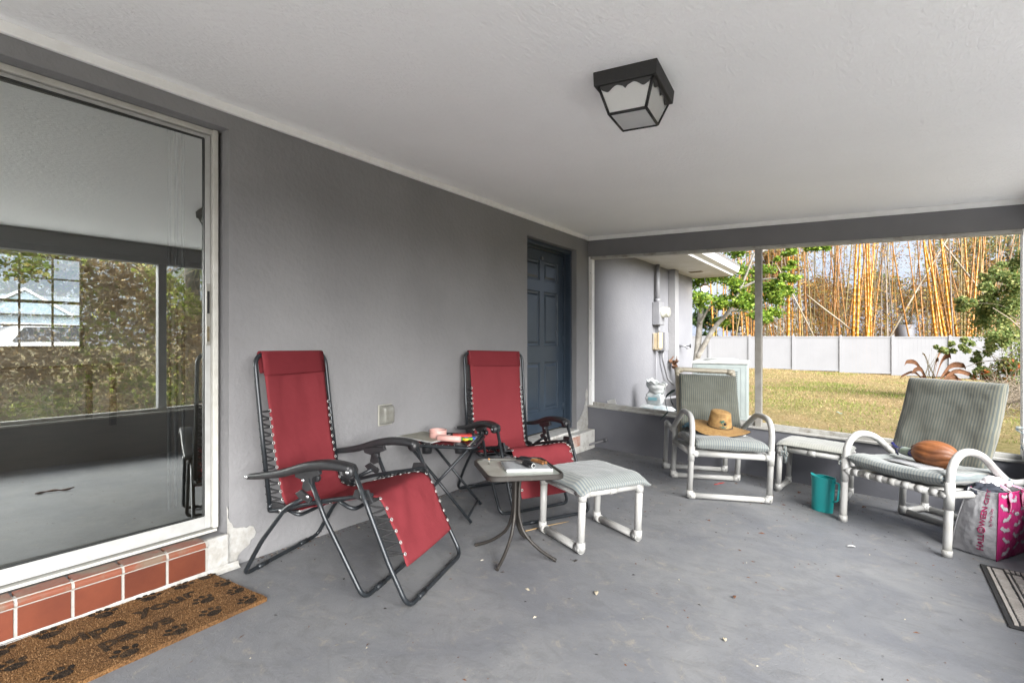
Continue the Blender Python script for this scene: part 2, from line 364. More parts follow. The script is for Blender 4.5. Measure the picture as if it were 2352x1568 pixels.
fr = n.new('ShaderNodeFresnel'); fr.inputs['IOR'].default_value = 1.5
ma = n.new('ShaderNodeMath'); ma.operation = 'MULTIPLY_ADD'; ma.inputs[1].default_value = .6; ma.inputs[2].default_value = .50; L(fr.outputs[0], ma.inputs[0])
mx = n.new('ShaderNodeMixShader'); L(ma.outputs[0], mx.inputs[0]); L(tr.outputs[0], mx.inputs[1]); L(gl.outputs[0], mx.inputs[2]); L(mx.outputs[0], n['Material Output'].inputs['Surface'])
pane = MB().add([(-.105-.022, y0+.05, GZ0+.081), (-.105, y1-.031, GZ0+.081), (-.105, y1-.031, GZ1-.053), (-.105-.022, y0+.05, GZ1-.053)], [(0, 1, 2, 3)])
sp(pane, 'glass_pane', M_glass, sl)
# fixed panel further along, towards the camera side
st = MB().box(-.158, -.132, GY0+.002, GY0+.05, GZ0+.014, GZ1-.06).box(-.158, -.132, y0-.0, y0+.05, GZ0+.014, GZ1-.06).box(-.158, -.132, GY0+.05, y0, GZ0+.014, GZ0+.08).box(-.158, -.132, GY0+.05, y0, GZ1-.09, GZ1-.06)
sp(st, 'fixed_panel_frame', M_frame, sl)
sp(MB().add([(-.145, GY0+.05, GZ0+.08), (-.145, y0, GZ0+.08), (-.145, y0, GZ1-.09), (-.145, GY0+.05, GZ1-.09)], [(0, 1, 2, 3)]), 'fixed_pane', M_glass, sl)
hd = MB().box(-.092, -.088, y1-.027, y1-.003, 1.20, 1.53)
hn = sp(hd, 'door_latch', mat('grey_latch', (.42, .41, .37), .35, metal=.4), sl, bevel=.002)
sp(MB().box(-.0879, -.0865, y1-.021, y1-.009, 1.37, 1.49), 'latch_slot', M_black, hn)
sp(MB().box(-.0879, -.0865, y1-.021, y1-.009, 1.22, 1.30), 'lock_plate', mat('worn_brass', (.35, .29, .18), .4, (.2, .17, .12), 40, metal=.6), hn)
# ---- tiled step below the glass door
ty = [.0, .182, .362, .542, .725, .903, 1.083, 1.2596]
ty = [1.2596-.1795*k for k in range(16)][::-1]
sm_ = MB(); sm_.box(.002, .034, ty[0], 1.2596+.006, .0, .196)
step = hb(sm_, 'tiled_step', M_grout)
tl = MB(); cap = MB()
for a, b_ in zip(ty[:-1], ty[1:]):
    tl.box(.034, .0385, a+.006, b_-.006, .028, .158)
    # bullnose cap tile: rounded nose over the step
    pr = [(-.052, .198), (.006, .198)] + [(.018+.026*math.sin(R(q)), .172+.026*math.cos(R(q))) for q in range(0, 91, 15)] + [(.044, .166), (.034, .166), (.034, .186), (-.052, .186)]
    n_ = len(pr); vs = [Vector((x, a+.006, z)) for x, z in pr] + [Vector((x, b_-.006, z)) for x, z in pr]
    cap.add(vs, [tuple(range(n_)), tuple(range(n_, 2*n_))[::-1]] + [(i, n_+i, n_+(i+1) % n_, (i+1) % n_) for i in range(n_)])
sp(tl, 'face_tiles', M_tile, step, bevel=.002); sp(cap, 'bullnose_tiles', mat('worn_terracotta', (.22, .066, .034), .42, (.19, .13, .09), 9, lo=.45, hi=.62), step)
# grout fillets between the bullnoses
gm = MB()
for y in ty:
    pr = [(.0, .190)]+[(.015+.026*math.sin(R(q)), .169+.026*math.cos(R(q))) for q in range(0, 91, 15)]+[(.036, .160), (.0, .160)]
    n_ = len(pr); vs = [Vector((x, y-.0062, z)) for x, z in pr]+[Vector((x, y+.0062, z)) for x, z in pr]
    gm.add(vs, [tuple(range(n_)), tuple(range(n_, 2*n_))[::-1]] + [(i, n_+i, n_+(i+1) % n_, (i+1) % n_) for i in range(n_)])
sp(gm, 'grout', M_grout, step)
# rough white band at the foot of the step, and the painted-over end block
random.seed(3)
m = MB(); N = 60
def band(u, v):
    y = GY0+(1.42-GY0)*u; z0 = floor_z(.06, y)+.004; w_ = .062+.010*noise.noise(Vector((y*9, 0, 0)))
    k = v*4
    if k <= 1: return (.0392, y, .045-.017*k+.004*noise.noise(Vector((y*14, 3, 0)))) if k < .5 else (.0395+.006*k, y, .034)
    return (.040+(w_-.040)*min(1, (k-1)/2.6), y, z0+.018*(1-min(1, (k-1)/2.6))**2+(0 if k > 3.5 else .003))
m.grid(band, 130, 8); sp(m, 'white_base_band', M_chip, step)
m = MB().box(.002, .030, 1.266, 1.375, .012, .198); sp(m, 'end_block', M_chip, step, bevel=.006)
def patch(outline, x, th=.003):
    """flat irregular patch lying on the wall plane (y, z outline)"""
    n_ = len(outline); vs = [Vector((x, p[0], p[1])) for p in outline]+[Vector((x+th, p[0], p[1])) for p in outline]
    return MB().add(vs, [tuple(range(n_)), tuple(range(n_, 2*n_))[::-1]]+[(i, n_+i, n_+(i+1) % n_, (i+1) % n_) for i in range(n_)])
def ragged(pts, amp, n_=4, seed=1):
    rnd = random.Random(seed); out = []
    for i in range(len(pts)):
        a = Vector(pts[i]); b_ = Vector(pts[(i+1) % len(pts)])
        for k in range(n_): out.append(tuple(a.lerp(b_, k/n_)+(Vector((rnd.uniform(-amp, amp), rnd.uniform(-amp, amp))) if k else Vector((0, 0)))))
    return out
hb(patch(ragged([(1.376, .0), (1.376, .34), (1.392, .25), (1.41, .215), (1.47, .20), (1.52, .19), (1.535, .15), (1.50, .10), (1.45, .07), (1.42, .02)], .006, 3, 5), .001, .004), 'peeled_patch', M_chip)
hb(patch(ragged([(5.362, -.02), (5.362, .26), (5.43, .30), (5.50, .36), (5.57, .46), (5.61, .64), (5.645, .62), (5.645, .3), (5.645, -.02)], .012, 6, 8), .001), 'peeled_patch', M_chip)
# ---- blue panelled door
fd = MB()
fd.box(-.2, -.062, DY0+.002, DY0+.042, DZ0+.012, DZ1-.045).box(-.2, -.062, DY1-.042, DY1-.002, DZ0+.012, DZ1-.045).box(-.2, -.062, DY0+.002, DY1-.002, DZ1-.045, DZ1-.002)
fd.box(-.2, -.125, DY1-.060, DY1-.043, DZ0+.012, DZ1-.046).box(-.2, -.125, DY0+.043, DY0+.060, DZ0+.012, DZ1-.046).box(-.2, -.125, DY0+.061, DY1-.061, DZ1-.062, DZ1-.046)
ed = hb(fd, 'entry_door', M_door, bevel=.003)
e0, e1, ez0, ez1 = DY0+.062, DY1-.062, DZ0+.025, DZ1-.065
lf = MB(); X0, X1 = -.185, -.150
W_ = e1-e0; H_ = ez1-ez0
ycut = [0, .115/ .92, .42/ .92, .50/ .92, .805/ .92, 1]; zcut = [0, .115, .385, .475, .775, .835, .945, 1]
for i in range(5):
    for j in range(7):
        ya, yb = e0+W_*ycut[i], e0+W_*ycut[i+1]; za, zb = ez0+H_*zcut[j], ez0+H_*zcut[j+1]
        if i in (1, 3) and j in (1, 3, 5):
            # recessed moulding and a raised field
            def P_(d, x): return [Vector((x, ya+d, za+d)), Vector((x, yb-d, za+d)), Vector((x, yb-d, zb-d)), Vector((x, ya+d, zb-d))]
            rings = [P_(0, X1), P_(.006, X1-.012), P_(.028, X1-.014), P_(.050, X1-.003)]
            for a, b_ in zip(rings[:-1], rings[1:]):
                lf.add(a+b_, [(k, (k+1) % 4, 4+(k+1) % 4, 4+k) for k in range(4)])
            lf.add(rings[-1], [(0, 1, 2, 3)])
        else: lf.add([(X1, ya, za), (X1, yb, za), (X1, yb, zb), (X1, ya, zb)], [(0, 1, 2, 3)])
lf.box(X0, X1-.03, e0, e1, ez0, ez1)
leaf_ = sp(lf, 'door_leaf', M_door, ed)
for z in (.42, 1.2, 2.0): sp(MB().box(X1+.001, X1+.004, e1-.03, e1-.002, z, z+.09).tube([(X1+.007, e1-.001, z), (X1+.007, e1-.001, z+.09)], .007), 'hinge', M_door, ed)
sp(MB().box(X1+.001, X1+.018, e0+.43, e0+.47, ez1-.10, ez1-.07), 'knocker_plate', mat('pewter', (.2, .2, .21), .4, metal=.5), ed)
m = MB().box(-.2, .035, DY0+.002, DY1-.002, DZ0-.028, DZ0-.0).box(.002, .110, DY0-.03, 5.62, -.05, DZ0-.03)
thr = hb(m, 'door_step', mat('flaking_white_step', (.72, .71, .67), .7, (.45, .42, .38), 12, bump=.5, lo=.5, hi=.72), bevel=.006)
random.seed(5); bm_ = MB()
for k in range(4): bm_.box(.1105, .1145, DY0+.10+k*.21, DY0+.10+k*.21+.195, .035+.0, .150)
sp(bm_, 'step_brick', mat('pink_brick', (.50, .24, .17), .8, (.66, .55, .48), 9, lo=.42, hi=.62), thr, bevel=.003)

# ================================================================ SCREEN WALLS
def wall_top(x): return .452 - .046*x       # low wall top follows the slab's fall
def beam_bot(x): return 2.250 - .036*x
def hx(mb, x0, x1, y0, y1, za, zb):
    """a board whose bottom za(x) and top zb(x) follow the fall of the slab"""
    mb.hexa([Vector((x, y, za(x))) for x, y in ((x0,y0),(x1,y0),(x1,y1),(x0,y1))]+[Vector((x, y, zb(x))) for x, y in ((x0,y0),(x1,y0),(x1,y1),(x0,y1))]); return mb
fwl = tag(empty('screen_wall', (0, 5.65, 0)), 'far end of the porch: knee-high grey wall, white sill and open frame', 'screen wall')
def fb(mb, name, m, parent=None, **k):
    o = mb.build(name, m, parent or fwl, **k)
    if parent is None: o.location = -fwl.location
    return o
fb(hx(MB(), .002, PX1+.15, 5.65, 5.80, lambda x: -.5, lambda x: wall_top(x)-.022), 'low_wall', mat('grey_low_wall', (.165, .168, .190), .65, (.195, .197, .215), 2, bump=.4, bsc=40, dist=.004))
fb(hx(MB(), .002, PX1+.15, 5.65, 5.83, beam_bot, lambda x: ceil_z(x)+.06 if 0 else ceil_z(x)-.001), 'beam', M_beam)
fb(hx(MB(), .002, PX1, 5.635, 5.65, lambda x: ceil_z(x)-.048, lambda x: ceil_z(x)-.002), 'ceiling_trim', M_trim)
fb(hx(MB(), .002, PX1+.15, 5.630, 5.82, lambda x: wall_top(x)-.022, wall_top), 'sill', M_dirty, bevel=.004)
m = MB(); hx(m, .03, 3.81, 5.685, 5.735, wall_top, lambda x: wall_top(x)+.035); hx(m, .03, 3.81, 5.66, 5.735, lambda x: beam_bot(x)-.032, beam_bot)
fb(m, 'frame_rail', M_dirty, bevel=.003)
fb(hx(MB(), .003, .05, 5.665, 5.735, wall_top, beam_bot).box(-.0, .0, 0, 0, 0, 0) if 0 else hx(MB(), .003, .05, 5.665, 5.735, wall_top, beam_bot), 'frame_upright', M_trim, bevel=.003)
fb(hx(MB(), 1.862, 1.922, 5.66, 5.745, wall_top, lambda x: beam_bot(x)-.033), 'post', mat('tan_post', (.40, .38, .34), .5, (.30, .28, .25), 9), bevel=.003)
fb(hx(MB(), 3.812, 3.846, 5.66, 5.745, wall_top, beam_bot), 'frame_upright', M_trim, bevel=.003)
m = MB()
for z in (.75, 1.2, 1.62, 2.05): m.tube([(.028, 5.6652, z), (.028, 5.663, z)], .005, 8)
fb(m, 'screws', mat('grey_screw', (.3, .3, .3), .4, metal=.8))
# side screen wall
swl = tag(empty('screen_wall', (PX1, 2, 0)), 'long side of the porch: low dark wall with posts, mirrored in the sliding door', 'screen wall')
def sb(mb, name, m, **k):
    o = mb.build(name, m, swl, **k); o.location = -swl.location; return o
SB0, SB1 = PY0, 5.648
ST, SBB = .40, 2.13
sb(MB().box(PX1, PX1+.15, SB0, SB1, -.5, ST-.022), 'low_wall', M_beam)
sb(MB().box(PX1, PX1+.15, SB0, SB1, SBB, ceil_z(PX1+.15)-.002), 'beam', M_beam)
sb(MB().box(PX1-.02, PX1+.16, SB0, SB1-.0, ST-.022, ST).box(PX1+.03, PX1+.09, SB0, 5.6, ST, ST+.035), 'sill', M_dirty, bevel=.004)
for y in (2.42, .2, -1.2): sb(MB().box(PX1+.02, PX1+.10, y, y+.085, ST+.035 if 0 else ST+.036, SBB-.001), 'post', M_beam, bevel=.003)
# ================================================================ FURNITURE
M_tubeblk = mat('gunmetal_tube', (.022, .026, .030), .32, (.035, .040, .045), 30, metal=.3, rv=.06)
M_plast = mat('black_plastic', (.018, .019, .021), .42, (.028, .028, .030), 25, bump=.1, bsc=200, dist=.001)
M_cord = mat('black_cord', (.012, .012, .013), .8)
M_rivet = mat('steel_rivet', (.65, .65, .66), .3, metal=.9)
M_eye = mat('aluminium_eyelet', (.78, .77, .74), .35, metal=.6)
def fabric(name, c, c2, sc=2.5, weave=900, tr=.0):
    m = mat(name, c, .8, c2, sc, spec=.08, sheen=0, lo=.3, hi=.7); t, n, L = nodes_of(m); b = n['Principled BSDF']
    tc = n.new('ShaderNodeTexCoord'); w_ = n.new('ShaderNodeTexWave'); w_.inputs['Scale'].default_value = weave/6.28; w_.bands_direction = 'Y'; L(tc.outputs['Object'], w_.inputs[0])
    w2 = n.new('ShaderNodeTexNoise'); w2.inputs['Scale'].default_value = 9; w2.inputs['Detail'].default_value = 3; L(tc.outputs['Object'], w2.inputs[0])
    b1 = n.new('ShaderNodeBump'); b1.inputs['Strength'].default_value = .25; b1.inputs['Distance'].default_value = .0006; L(w_.outputs['Fac'], b1.inputs['Height'])
    b2 = n.new('ShaderNodeBump'); b2.inputs['Strength'].default_value = .5; b2.inputs['Distance'].default_value = .012; L(w2.outputs['Fac'], b2.inputs['Height']); L(b1.outputs[0], b2.inputs['Normal']); L(b2.outputs[0], b.inputs['Normal'])
    return m
M_red = fabric('red_mesh', (.215, .034, .041), (.25, .042, .050))
M_redd = fabric('red_mesh_double', (.172, .025, .031), (.20, .031, .038))
def sweep(mb, path, ws, hs, side, n=12, e=.55):
    """rounded-box section swept along a path; side = sideways unit vector"""
    P = [Vector(p) for p in path]; m_ = len(P); sd_ = Vector(side).normalized(); vs = []
    for i in range(m_):
        t = (P[min(i+1, m_-1)]-P[max(i-1, 0)]).normalized(); upv = t.cross(sd_); upv = -upv if upv.z < 0 else upv
        for k in range(n):
            a = 2*math.pi*k/n; c, s = math.cos(a), math.sin(a)
            vs.append(P[i] + sd_*math.copysign(abs(c)**e, c)*ws[i] + upv*math.copysign(abs(s)**e, s)*hs[i])
    fs = [(i*n+k, i*n+(k+1) % n, (i+1)*n+(k+1) % n, (i+1)*n+k) for i in range(m_-1) for k in range(n)]+[tuple(range(n))[::-1], tuple((m_-1)*n+k for k in range(n))]
    return mb.add(vs, fs, True)
def lacing(mb_c, mb_e, edge, rail, y_s, seed=0):
    """cord zigzag from eyelets on the cloth edge to the rail; edge/rail are lists of points"""
    pts = []
    for i, (e_, r_) in enumerate(zip(edge, rail)):
        e_ = Vector(e_); r_ = Vector(r_)
        nx = Vector(rail[min(i+1, len(rail)-1)]); mid = (r_+nx)/2
        out = (r_-e_).normalized()*.009
        pts += [e_, (e_+mid)/2+Vector((.004, 0, .002)), mid+out]
        if i < len(edge)-1: pts += [(mid+Vector(edge[i+1]))/2+Vector((-.008, 0, -.004))]
    mb_c.tube(pts, .0054, 6)
    for i, e_ in enumerate(edge):
        e_ = Vector(e_); nb = Vector(edge[min(i+1, len(edge)-1)])-Vector(edge[max(i-1, 0)]); nb.normalize()
        u = nb; v = Vector((0, 1, 0)); ring = [e_+(u*math.cos(a)+v*math.sin(a))*.0074 for a in [k*math.pi/5 for k in range(10)]]
        mb_e.tube(ring, .0022, 6, closed=True)
def path_at(pts, ts):
    P = [Vector(p) for p in pts]; d = [0]
    for a, b in zip(P[:-1], P[1:]): d.append(d[-1]+(b-a).length)
    out = []
    for t in ts:
        x = t*d[-1]; i = 0
        while i < len(d)-2 and d[i+1] < x: i += 1
        out.append(P[i].lerp(P[i+1], (x-d[i])/max(d[i+1]-d[i], 1e-9)))
    return out
def make_recliner(label):
    root = tag(empty('recliner_chair'), label, 'recliner', 'red mesh reclining chairs along the wall')
    r = .0115
    # back frame: inverted U plus the curved foot behind the seat
    yb = .288
    B = [(-.60, -yb, .365), (-.665, -yb, .75), (-.725, -yb, 1.145), (-.725, yb, 1.145), (-.665, yb, .75), (-.60, yb, .365)]
    m = MB().tube(fillet(B, [0, .5, .07, .07, .5, 0], 7), r)
    m.tube(fillet([(-.60, -yb, .39), (-.607, -yb, .352), (-.607, yb, .352), (-.60, yb, .39)], .04, 6), r)
    m.build('back_frame', M_tubeblk, root)
    # seat rails, slightly bowed, with front cross bar
    for s in (-1, 1):
        MB().tube(smooth([(-.60, s*.285, .355), (-.525, s*.285, .372), (-.3, s*.285, .437), (-.06, s*.288, .49), (-.015, s*.288, .50)], 5), .0105).build('seat_rail', M_tubeblk, root)
    MB().tube(fillet([(-.20, -.285, .45), (-.12, -.285, .415), (-.12, .285, .415), (-.20, .285, .45)], .05, 6), .010).build('seat_crossbar', M_tubeblk, root)
    MB().tube(fillet([(-.50, -.27, .365), (-.44, -.27, .345), (-.44, .27, .345), (-.50, .27, .365)], .05, 6), .009).build('rear_crossbar', M_tubeblk, root)
    # footrest / arm tube: one U from arm front to arm front
    yo = .322
    F_ = [(-.105, -yo, .635), (-.03, -yo, .475), (.07, -yo, .245), (.185, -yo, .035), (.215, -yo, .016), (.215, yo, .016), (.185, yo, .035), (.07, yo, .245), (-.03, yo, .475), (-.105, yo, .635)]
    F_ = [(-.105, -yo, .635), (-.01, -yo, .43), (.10, -yo, .20), (.205, -yo, .016), (.205, yo, .016), (.10, yo, .20), (-.01, yo, .43), (-.105, yo, .635)]
    m = MB().tube(fillet(F_, [0, .5, .6, .062, .062, .6, .5, 0], 7), r)
    m.tube([(.205, -.22, .016), (.205, -.15, .016)], .0135)
    m.build('footrest_frame', M_tubeblk, root)
    # leg frames
    yl = .308
    m = MB().tube(fillet([(-.352, -yl, .55), (-.264, -yl, .37), (-.035, -yl, .013), (-.035, yl, .013), (-.264, yl, .37), (-.352, yl, .55)], [0, .5, .055, .055, .5, 0], 7), r)
    m.tube([(-.035, -.20, .013), (-.035, -.12, .013)], .0138); m.build('front_leg_frame', M_tubeblk, root)
    yl = .296
    G = [(-.375, -yl, .455), (-.50, -yl, .385), (-.64, -yl, .20), (-.748, -yl, .013), (-.748, yl, .013), (-.64, yl, .20), (-.50, yl, .385), (-.375, yl, .455)]
    m = MB().tube(fillet(G, [0, .2, .5, .05, .05, .5, .2, 0], 7), r)
    m.tube([(-.748, -.20, .013), (-.748, -.13, .013)], .0138); m.tube([(-.748, .13, .013), (-.748, .20, .013)], .0138)
    m.build('rear_leg_frame', M_tubeblk, root)
    for s in (-1, 1):
        # armrest
        pa = smooth([(-.700, s*.325, .530), (-.60, s*.325, .546), (-.48, s*.325, .572), (-.36, s*.325, .612), (-.26, s*.325, .630), (-.17, s*.325, .632), (-.105, s*.325, .624)], 4)
        k = len(pa); ws = [.021+.014*math.sin(min(1, i/(k*.75))*math.pi/2) for i in range(k)]; hs = [.012+.010*math.sin(i/(k-1)*math.pi*.85) for i in range(k)]
        m = MB(); sweep(m, pa, ws, hs, (0, 1, 0), e=.35)
        m.lathe([(0, -.03), (.026, -.028), (.030, -.018), (.030, .018), (.026, .028), (0, .03)], 14, M=Matrix.Translation((-.115, s*.325, .612)) @ Matrix.Rotation(R(90), 4, 'X'))
        arm = m.build('armrest', M_plast, root, bevel=0)
        m = MB()
        for (x, z, yy) in ((-.695, .533, .352), (-.11, .612, .358)): m.lathe([(0, .004), (.008, .003), (.009, 0)], 10, M=Matrix.Translation((x, s*yy, z)) @ Matrix.Rotation(-s*R(90), 4, 'X'))
        m.build('rivets', M_rivet, arm)
        # lock bracket under the arm with its knob
        pts = [(-.44, .575), (-.30, .60), (-.29, .575), (-.335, .555), (-.33, .50), (-.365, .485), (-.39, .50), (-.385, .54), (-.43, .55)]
        m = MB().poly(pts, -.012, .012, Matrix.Translation((0, s*.306, 0)) @ Matrix.Rotation(R(90), 4, 'X'))
        m.lathe([(0, -.012), (.017, -.012), (.02, 0), (.017, .012), (0, .012)], 10, M=Matrix.Translation((-.335, s*.276, .545)) @ Matrix.Rotation(R(90), 4, 'X'))
        m.poly([(-.40, .49), (-.335, .455), (-.345, .43), (-.41, .45), (-.43, .47)], -.009, .009, Matrix.Translation((0, s*.308, 0)) @ Matrix.Rotation(R(90), 4, 'X'))
        br = m.build('lock_bracket', M_plast, root, bevel=.002)
        m = MB().poly([(-.10, .52), (-.03, .525), (.0, .47), (-.02, .455), (-.06, .47), (-.11, .485)], -.008, .008, Matrix.Translation((0, s*.300, 0)) @ Matrix.Rotation(R(90), 4, 'X'))
        m.build('seat_bracket', M_plast, root, bevel=.002)
        m = MB().poly([(-.62, .37), (-.60, .40), (-.56, .40), (-.52, .395), (-.50, .36), (-.53, .345), (-.58, .35)], -.008, .008, Matrix.Translation((0, s*.279, 0)) @ Matrix.Rotation(R(90), 4, 'X'))
        m.build('rear_bracket', M_plast, root, bevel=.002)
        m = MB()
        for (x, z, yy) in ((-.355, .462, .319), (-.384, .54, .320), (-.264, .37, .303), (-.06, .492, .309), (-.535, .365, .291), (-.60, .385, .289)):
            m.lathe([(0, .005), (.007, .004), (.009, 0)], 10, M=Matrix.Translation((x, s*yy, z)) @ Matrix.Rotation(-s*R(90), 4, 'X'))
        m.build('rivets', M_rivet, root)
    # sling cloth
    prof = smooth([(-.712, 1.150), (-.700, 1.08), (-.672, .92), (-.645, .76), (-.615, .60), (-.585, .47), (-.570, .41), (-.535, .368), (-.47, .358), (-.38, .388), (-.26, .424), (-.14, .458), (-.05, .480), (.0, .474), (.042, .425), (.085, .340), (.125, .262), (.165, .175)], 4)
    hw = lambda t: .252-.014*min(1, t/.16) if t < .16 else (.238 if t < .52 else .238+.020*min(1, (t-.52)/.1)+.004*math.sin(t*40))
    np_ = len(prof)
    rr = random.Random(4)
    def cloth(u, v):
        k = u*(np_-1); i = min(int(k), np_-2); p = prof[i].lerp(prof[i+1], k-i)
        y = (v*2-1)*hw(u); edge = 1-abs(v*2-1)**2
        sag = (.018 if u < .35 else .006)*edge
        w_ = .005*noise.noise(Vector((p.x*14, y*9, p.y*4)))+.0015*noise.noise(Vector((p.x*45, y*30, p.y*30)))
        if .5 < u < .95: w_ += .009*noise.noise(Vector((p.x*16+y*10, y*5, 2)))*edge
        return (p.x-sag*(.9 if u < .4 else .2)+w_, y, p.y-(sag if u > .4 else 0)+w_)
    m = MB().grid(lambda u, v: cloth(u, v), 70, 22)
    sl_ = m.build('sling', M_red, root, solid=.0035)
    # doubled hem that wraps over the top tube
    def hem(u, v):
        y = (v*2-1)*.252
        if u < .45: return (-.704+u/.45*.004-.012*(u/.45)*0+ (-.002), y, 1.035+.11*(u/.45)) if 0 else (-.6905-.021*(u/.45), y, 1.035+.112*(u/.45))
        a = (u-.45)/.3
        if u < .75: return (-.725+.0155*math.cos(R(20+a*160)), y, 1.147+.0155*math.sin(R(20+a*160)))
        return (-.7405+.02*((u-.75)/.25), y, 1.147-.10*((u-.75)/.25))
    m = MB().grid(hem, 24, 10); m.build('head_hem', M_redd, root, solid=.003)
    # lacing
    Pback = [Vector((p.x, 0, p.y)) for p in prof]
    for s in (-1, 1):
        c = MB(); e = MB()
        ts = [.175+.0245*k for k in range(15)]
        ed = [Vector((p.x+.003, s*.242, p.z)) for p in path_at(Pback, ts)]
        ra = []
        for q in ed: z = q.z+.012; x = -.60-.125*((z-.365)/.78) if z > .365 else -.6; ra.append(Vector((x-.004, s*yb, z)))
        lacing(c, e, ed, ra, s)
        c.build('back_cord', M_cord, root); e.build('back_eyelets', M_eye, root)
        c = MB(); e = MB()
        ts = [.60+.0335*k for k in range(12)]
        ed = [Vector((p.x+.0035, s*.251, p.z+.004)) for p in path_at(Pback, ts)]
        ra = []
        for q in ed:
            if q.x < -.05: ra.append(Vector((q.x, s*.286, .49+(q.x+.06)*.24)))
            else:
                z = q.z-.0; x = -.01+(.43-z)*.46; ra.append(Vector((x, s*yo, z+.01)))
        lacing(c, e, ed, ra, s)
        c.build('leg_cord', M_cord, root); e.build('leg_eyelets', M_eye, root)
    return root
def put(o, x, y, yaw, dz=0):
    t_ = on_floor('tmp', x, y, yaw, dz); o.location = t_.location; o.rotation_euler = t_.rotation_euler; bpy.data.objects.remove(t_); return o
def local_origin(o_, f, l, half):  # front-left foot -> chair origin on its centre line
    return o_[0]+l[0]*half, o_[1]+l[1]*half
rec = make_recliner('nearer red mesh recliner, beside the sliding glass door')
fa = math.atan2(.32, .947); x, y = local_origin((.888, 1.617), None, (-.32, .947), .29); put(rec, x, y, fa)
rec2 = copy_tree(rec); rec2['label'] = 'farther red mesh recliner, in front of the blue door'
fb_ = math.atan2(-.384, .923); x, y = local_origin((.697, 2.961), None, (.384, .923), .29); put(rec2, x, y, fb_)

# ---- folding side table with red mesh top
ft = tag(empty('folding_table'), 'low folding side table with red mesh top between the two recliners', 'side table')
m = MB(); hx_, hy_, hz_ = .245, .235, .525
m.tube(fillet([(-hx_, -hy_, hz_), (hx_, -hy_, hz_), (hx_, hy_, hz_), (-hx_, hy_, hz_)], .06, 7, closed=True), .0115, closed=True)
m.build('top_frame', M_tubeblk, ft)
m = MB(); m.grid(lambda u, v: ((u*2-1)*.205, (v*2-1)*.195, .527-.010*(1-(u*2-1)**4)*(1-(v*2-1)**4)+.002*noise.noise(Vector((u*6, v*6, 0)))), 20, 20)
m.build('mesh_top', M_redd, ft, solid=.003)
e = MB(); c = MB()
for s in (-1, 1):
    lacing(c, e, [Vector((-.19+.042*k, s*.190, .531)) for k in range(10)], [Vector((-.19+.042*k, s*hy_, .527)) for k in range(10)], s)
    for k in range(9):
        a = Vector((s*.200, -.16+.04*k, .531)); b_ = Vector((s*hx_, -.16+.04*k+.02, .527)); c.tube([a, (a+b_)/2+Vector((0, .006, .004)), b_+Vector((s*.012, 0, 0)), Vector((s*.2, -.12+.04*k, .531))], .0033, 6)
        ring = [a+Vector((math.cos(q)*.006, math.sin(q)*.006, .001)) for q in [j*math.pi/5 for j in range(10)]]; e.tube(ring, .0021, 6, closed=True)
c.build('lacing_cord', M_cord, ft); e.build('eyelets', M_eye, ft)
m = MB()
for s in (-1, 1):
    m_ = MB().tube([(-.20, s*.205, .50), (.235, s*.205, .012)] if s > 0 else [(-.20, s*.195, .50), (.235, s*.195, .012)], .0105); m_.build('leg', M_tubeblk, ft)
    m_ = MB().tube([(.20, s*.222, .512), (-.235, s*.222, .012)], .0105); m_.build('leg', M_tubeblk, ft)
MB().tube([(-.235, -.222, .03), (-.235, .222, .03)], .009).build('leg_brace', M_tubeblk, ft)
MB().tube([(.21, -.2, .045), (.21, .2, .045)], .009).build('leg_brace', M_tubeblk, ft)
MB().lathe([(.038, .535), (.043, .538), (.046, .535), (.042, .53), (.037, .50), (.034, .455), (.0, .452), (.0, .456), (.031, .46), (.038, .535)], 24, c=(-.105, -.135, 0)).build('cup_holder', M_plast, ft)
MB().lathe([(.038, .535), (.043, .538), (.046, .535), (.042, .53), (.037, .50), (.034, .475), (.0, .472)], 24, c=(.135, -.165, 0)).build('cup_holder', M_plast, ft)
put(ft, .30, 2.76, R(29))
def on_table(tbl, name, lx, ly, z, rz=0):
    o = empty(name); bpy.context.view_layer.update(); o.matrix_world = tbl.matrix_world @ Matrix.Translation((lx, ly, z)) @ Matrix.Rotation(rz, 4, 'Z'); return o
bpy.context.view_layer.update()
M_paper = mat('paper_white', (.72, .72, .70), .7)
o = tag(on_table(ft, 'photo_sheet', -.17, .05, .534, R(-28)), 'large white-bordered grey sheet lying on the red folding table', 'sheet')
MB().box(-.20, .20, -.15, .15, 0, .003).build('paper', M_paper, o); MB().box(-.175, .175, -.125, .125, .0032, .0042).build('print', mat('olive_grey_print', (.22, .22, .16), .4, (.34, .33, .26), 5), o)
M_pink = mat('pink_plastic', (.74, .40, .35), .45, (.80, .50, .45), 12)
o = tag(on_table(ft, 'plastic_ring', -.07, .03, .539), 'pink ribbed plastic ring standing on the sheet on the red folding table', 'plastic ring')
m = MB(); nn = 72
pr = [(.062, 0), (.062, .012), (.062, .040), (.064, .052), (.060, .054), (.054, .052), (.053, .0), (.062, 0)]
vs = []
for j, (r_, z) in enumerate(pr):
    for k in range(nn):
        a = 2*math.pi*k/nn; q = r_-(.003 if (j in (1, 2) and k % 3 == 0) else 0); vs.append((q*math.cos(a), q*math.sin(a), z))
m.add(vs, [(i*nn+k, i*nn+(k+1) % nn, (i+1)*nn+(k+1) % nn, (i+1)*nn+k) for i in range(len(pr)-1) for k in range(nn)], True)
m.lathe([(0, .004), (.054, .004)], 24); m.build('ring_body', M_pink, o)
o = tag(on_table(ft, 'pink_tube', .04, -.085, .554, R(-5)), 'short pink cylinder lying in front of the ribbed ring', 'cylinder')
MB().lathe([(0, -.085), (.018, -.085), (.022, -.082), (.022, .082), (.018, .085), (0, .085)], 20, M=Matrix.Rotation(R(90), 4, 'Y')).build('tube_body', M_pink, o)
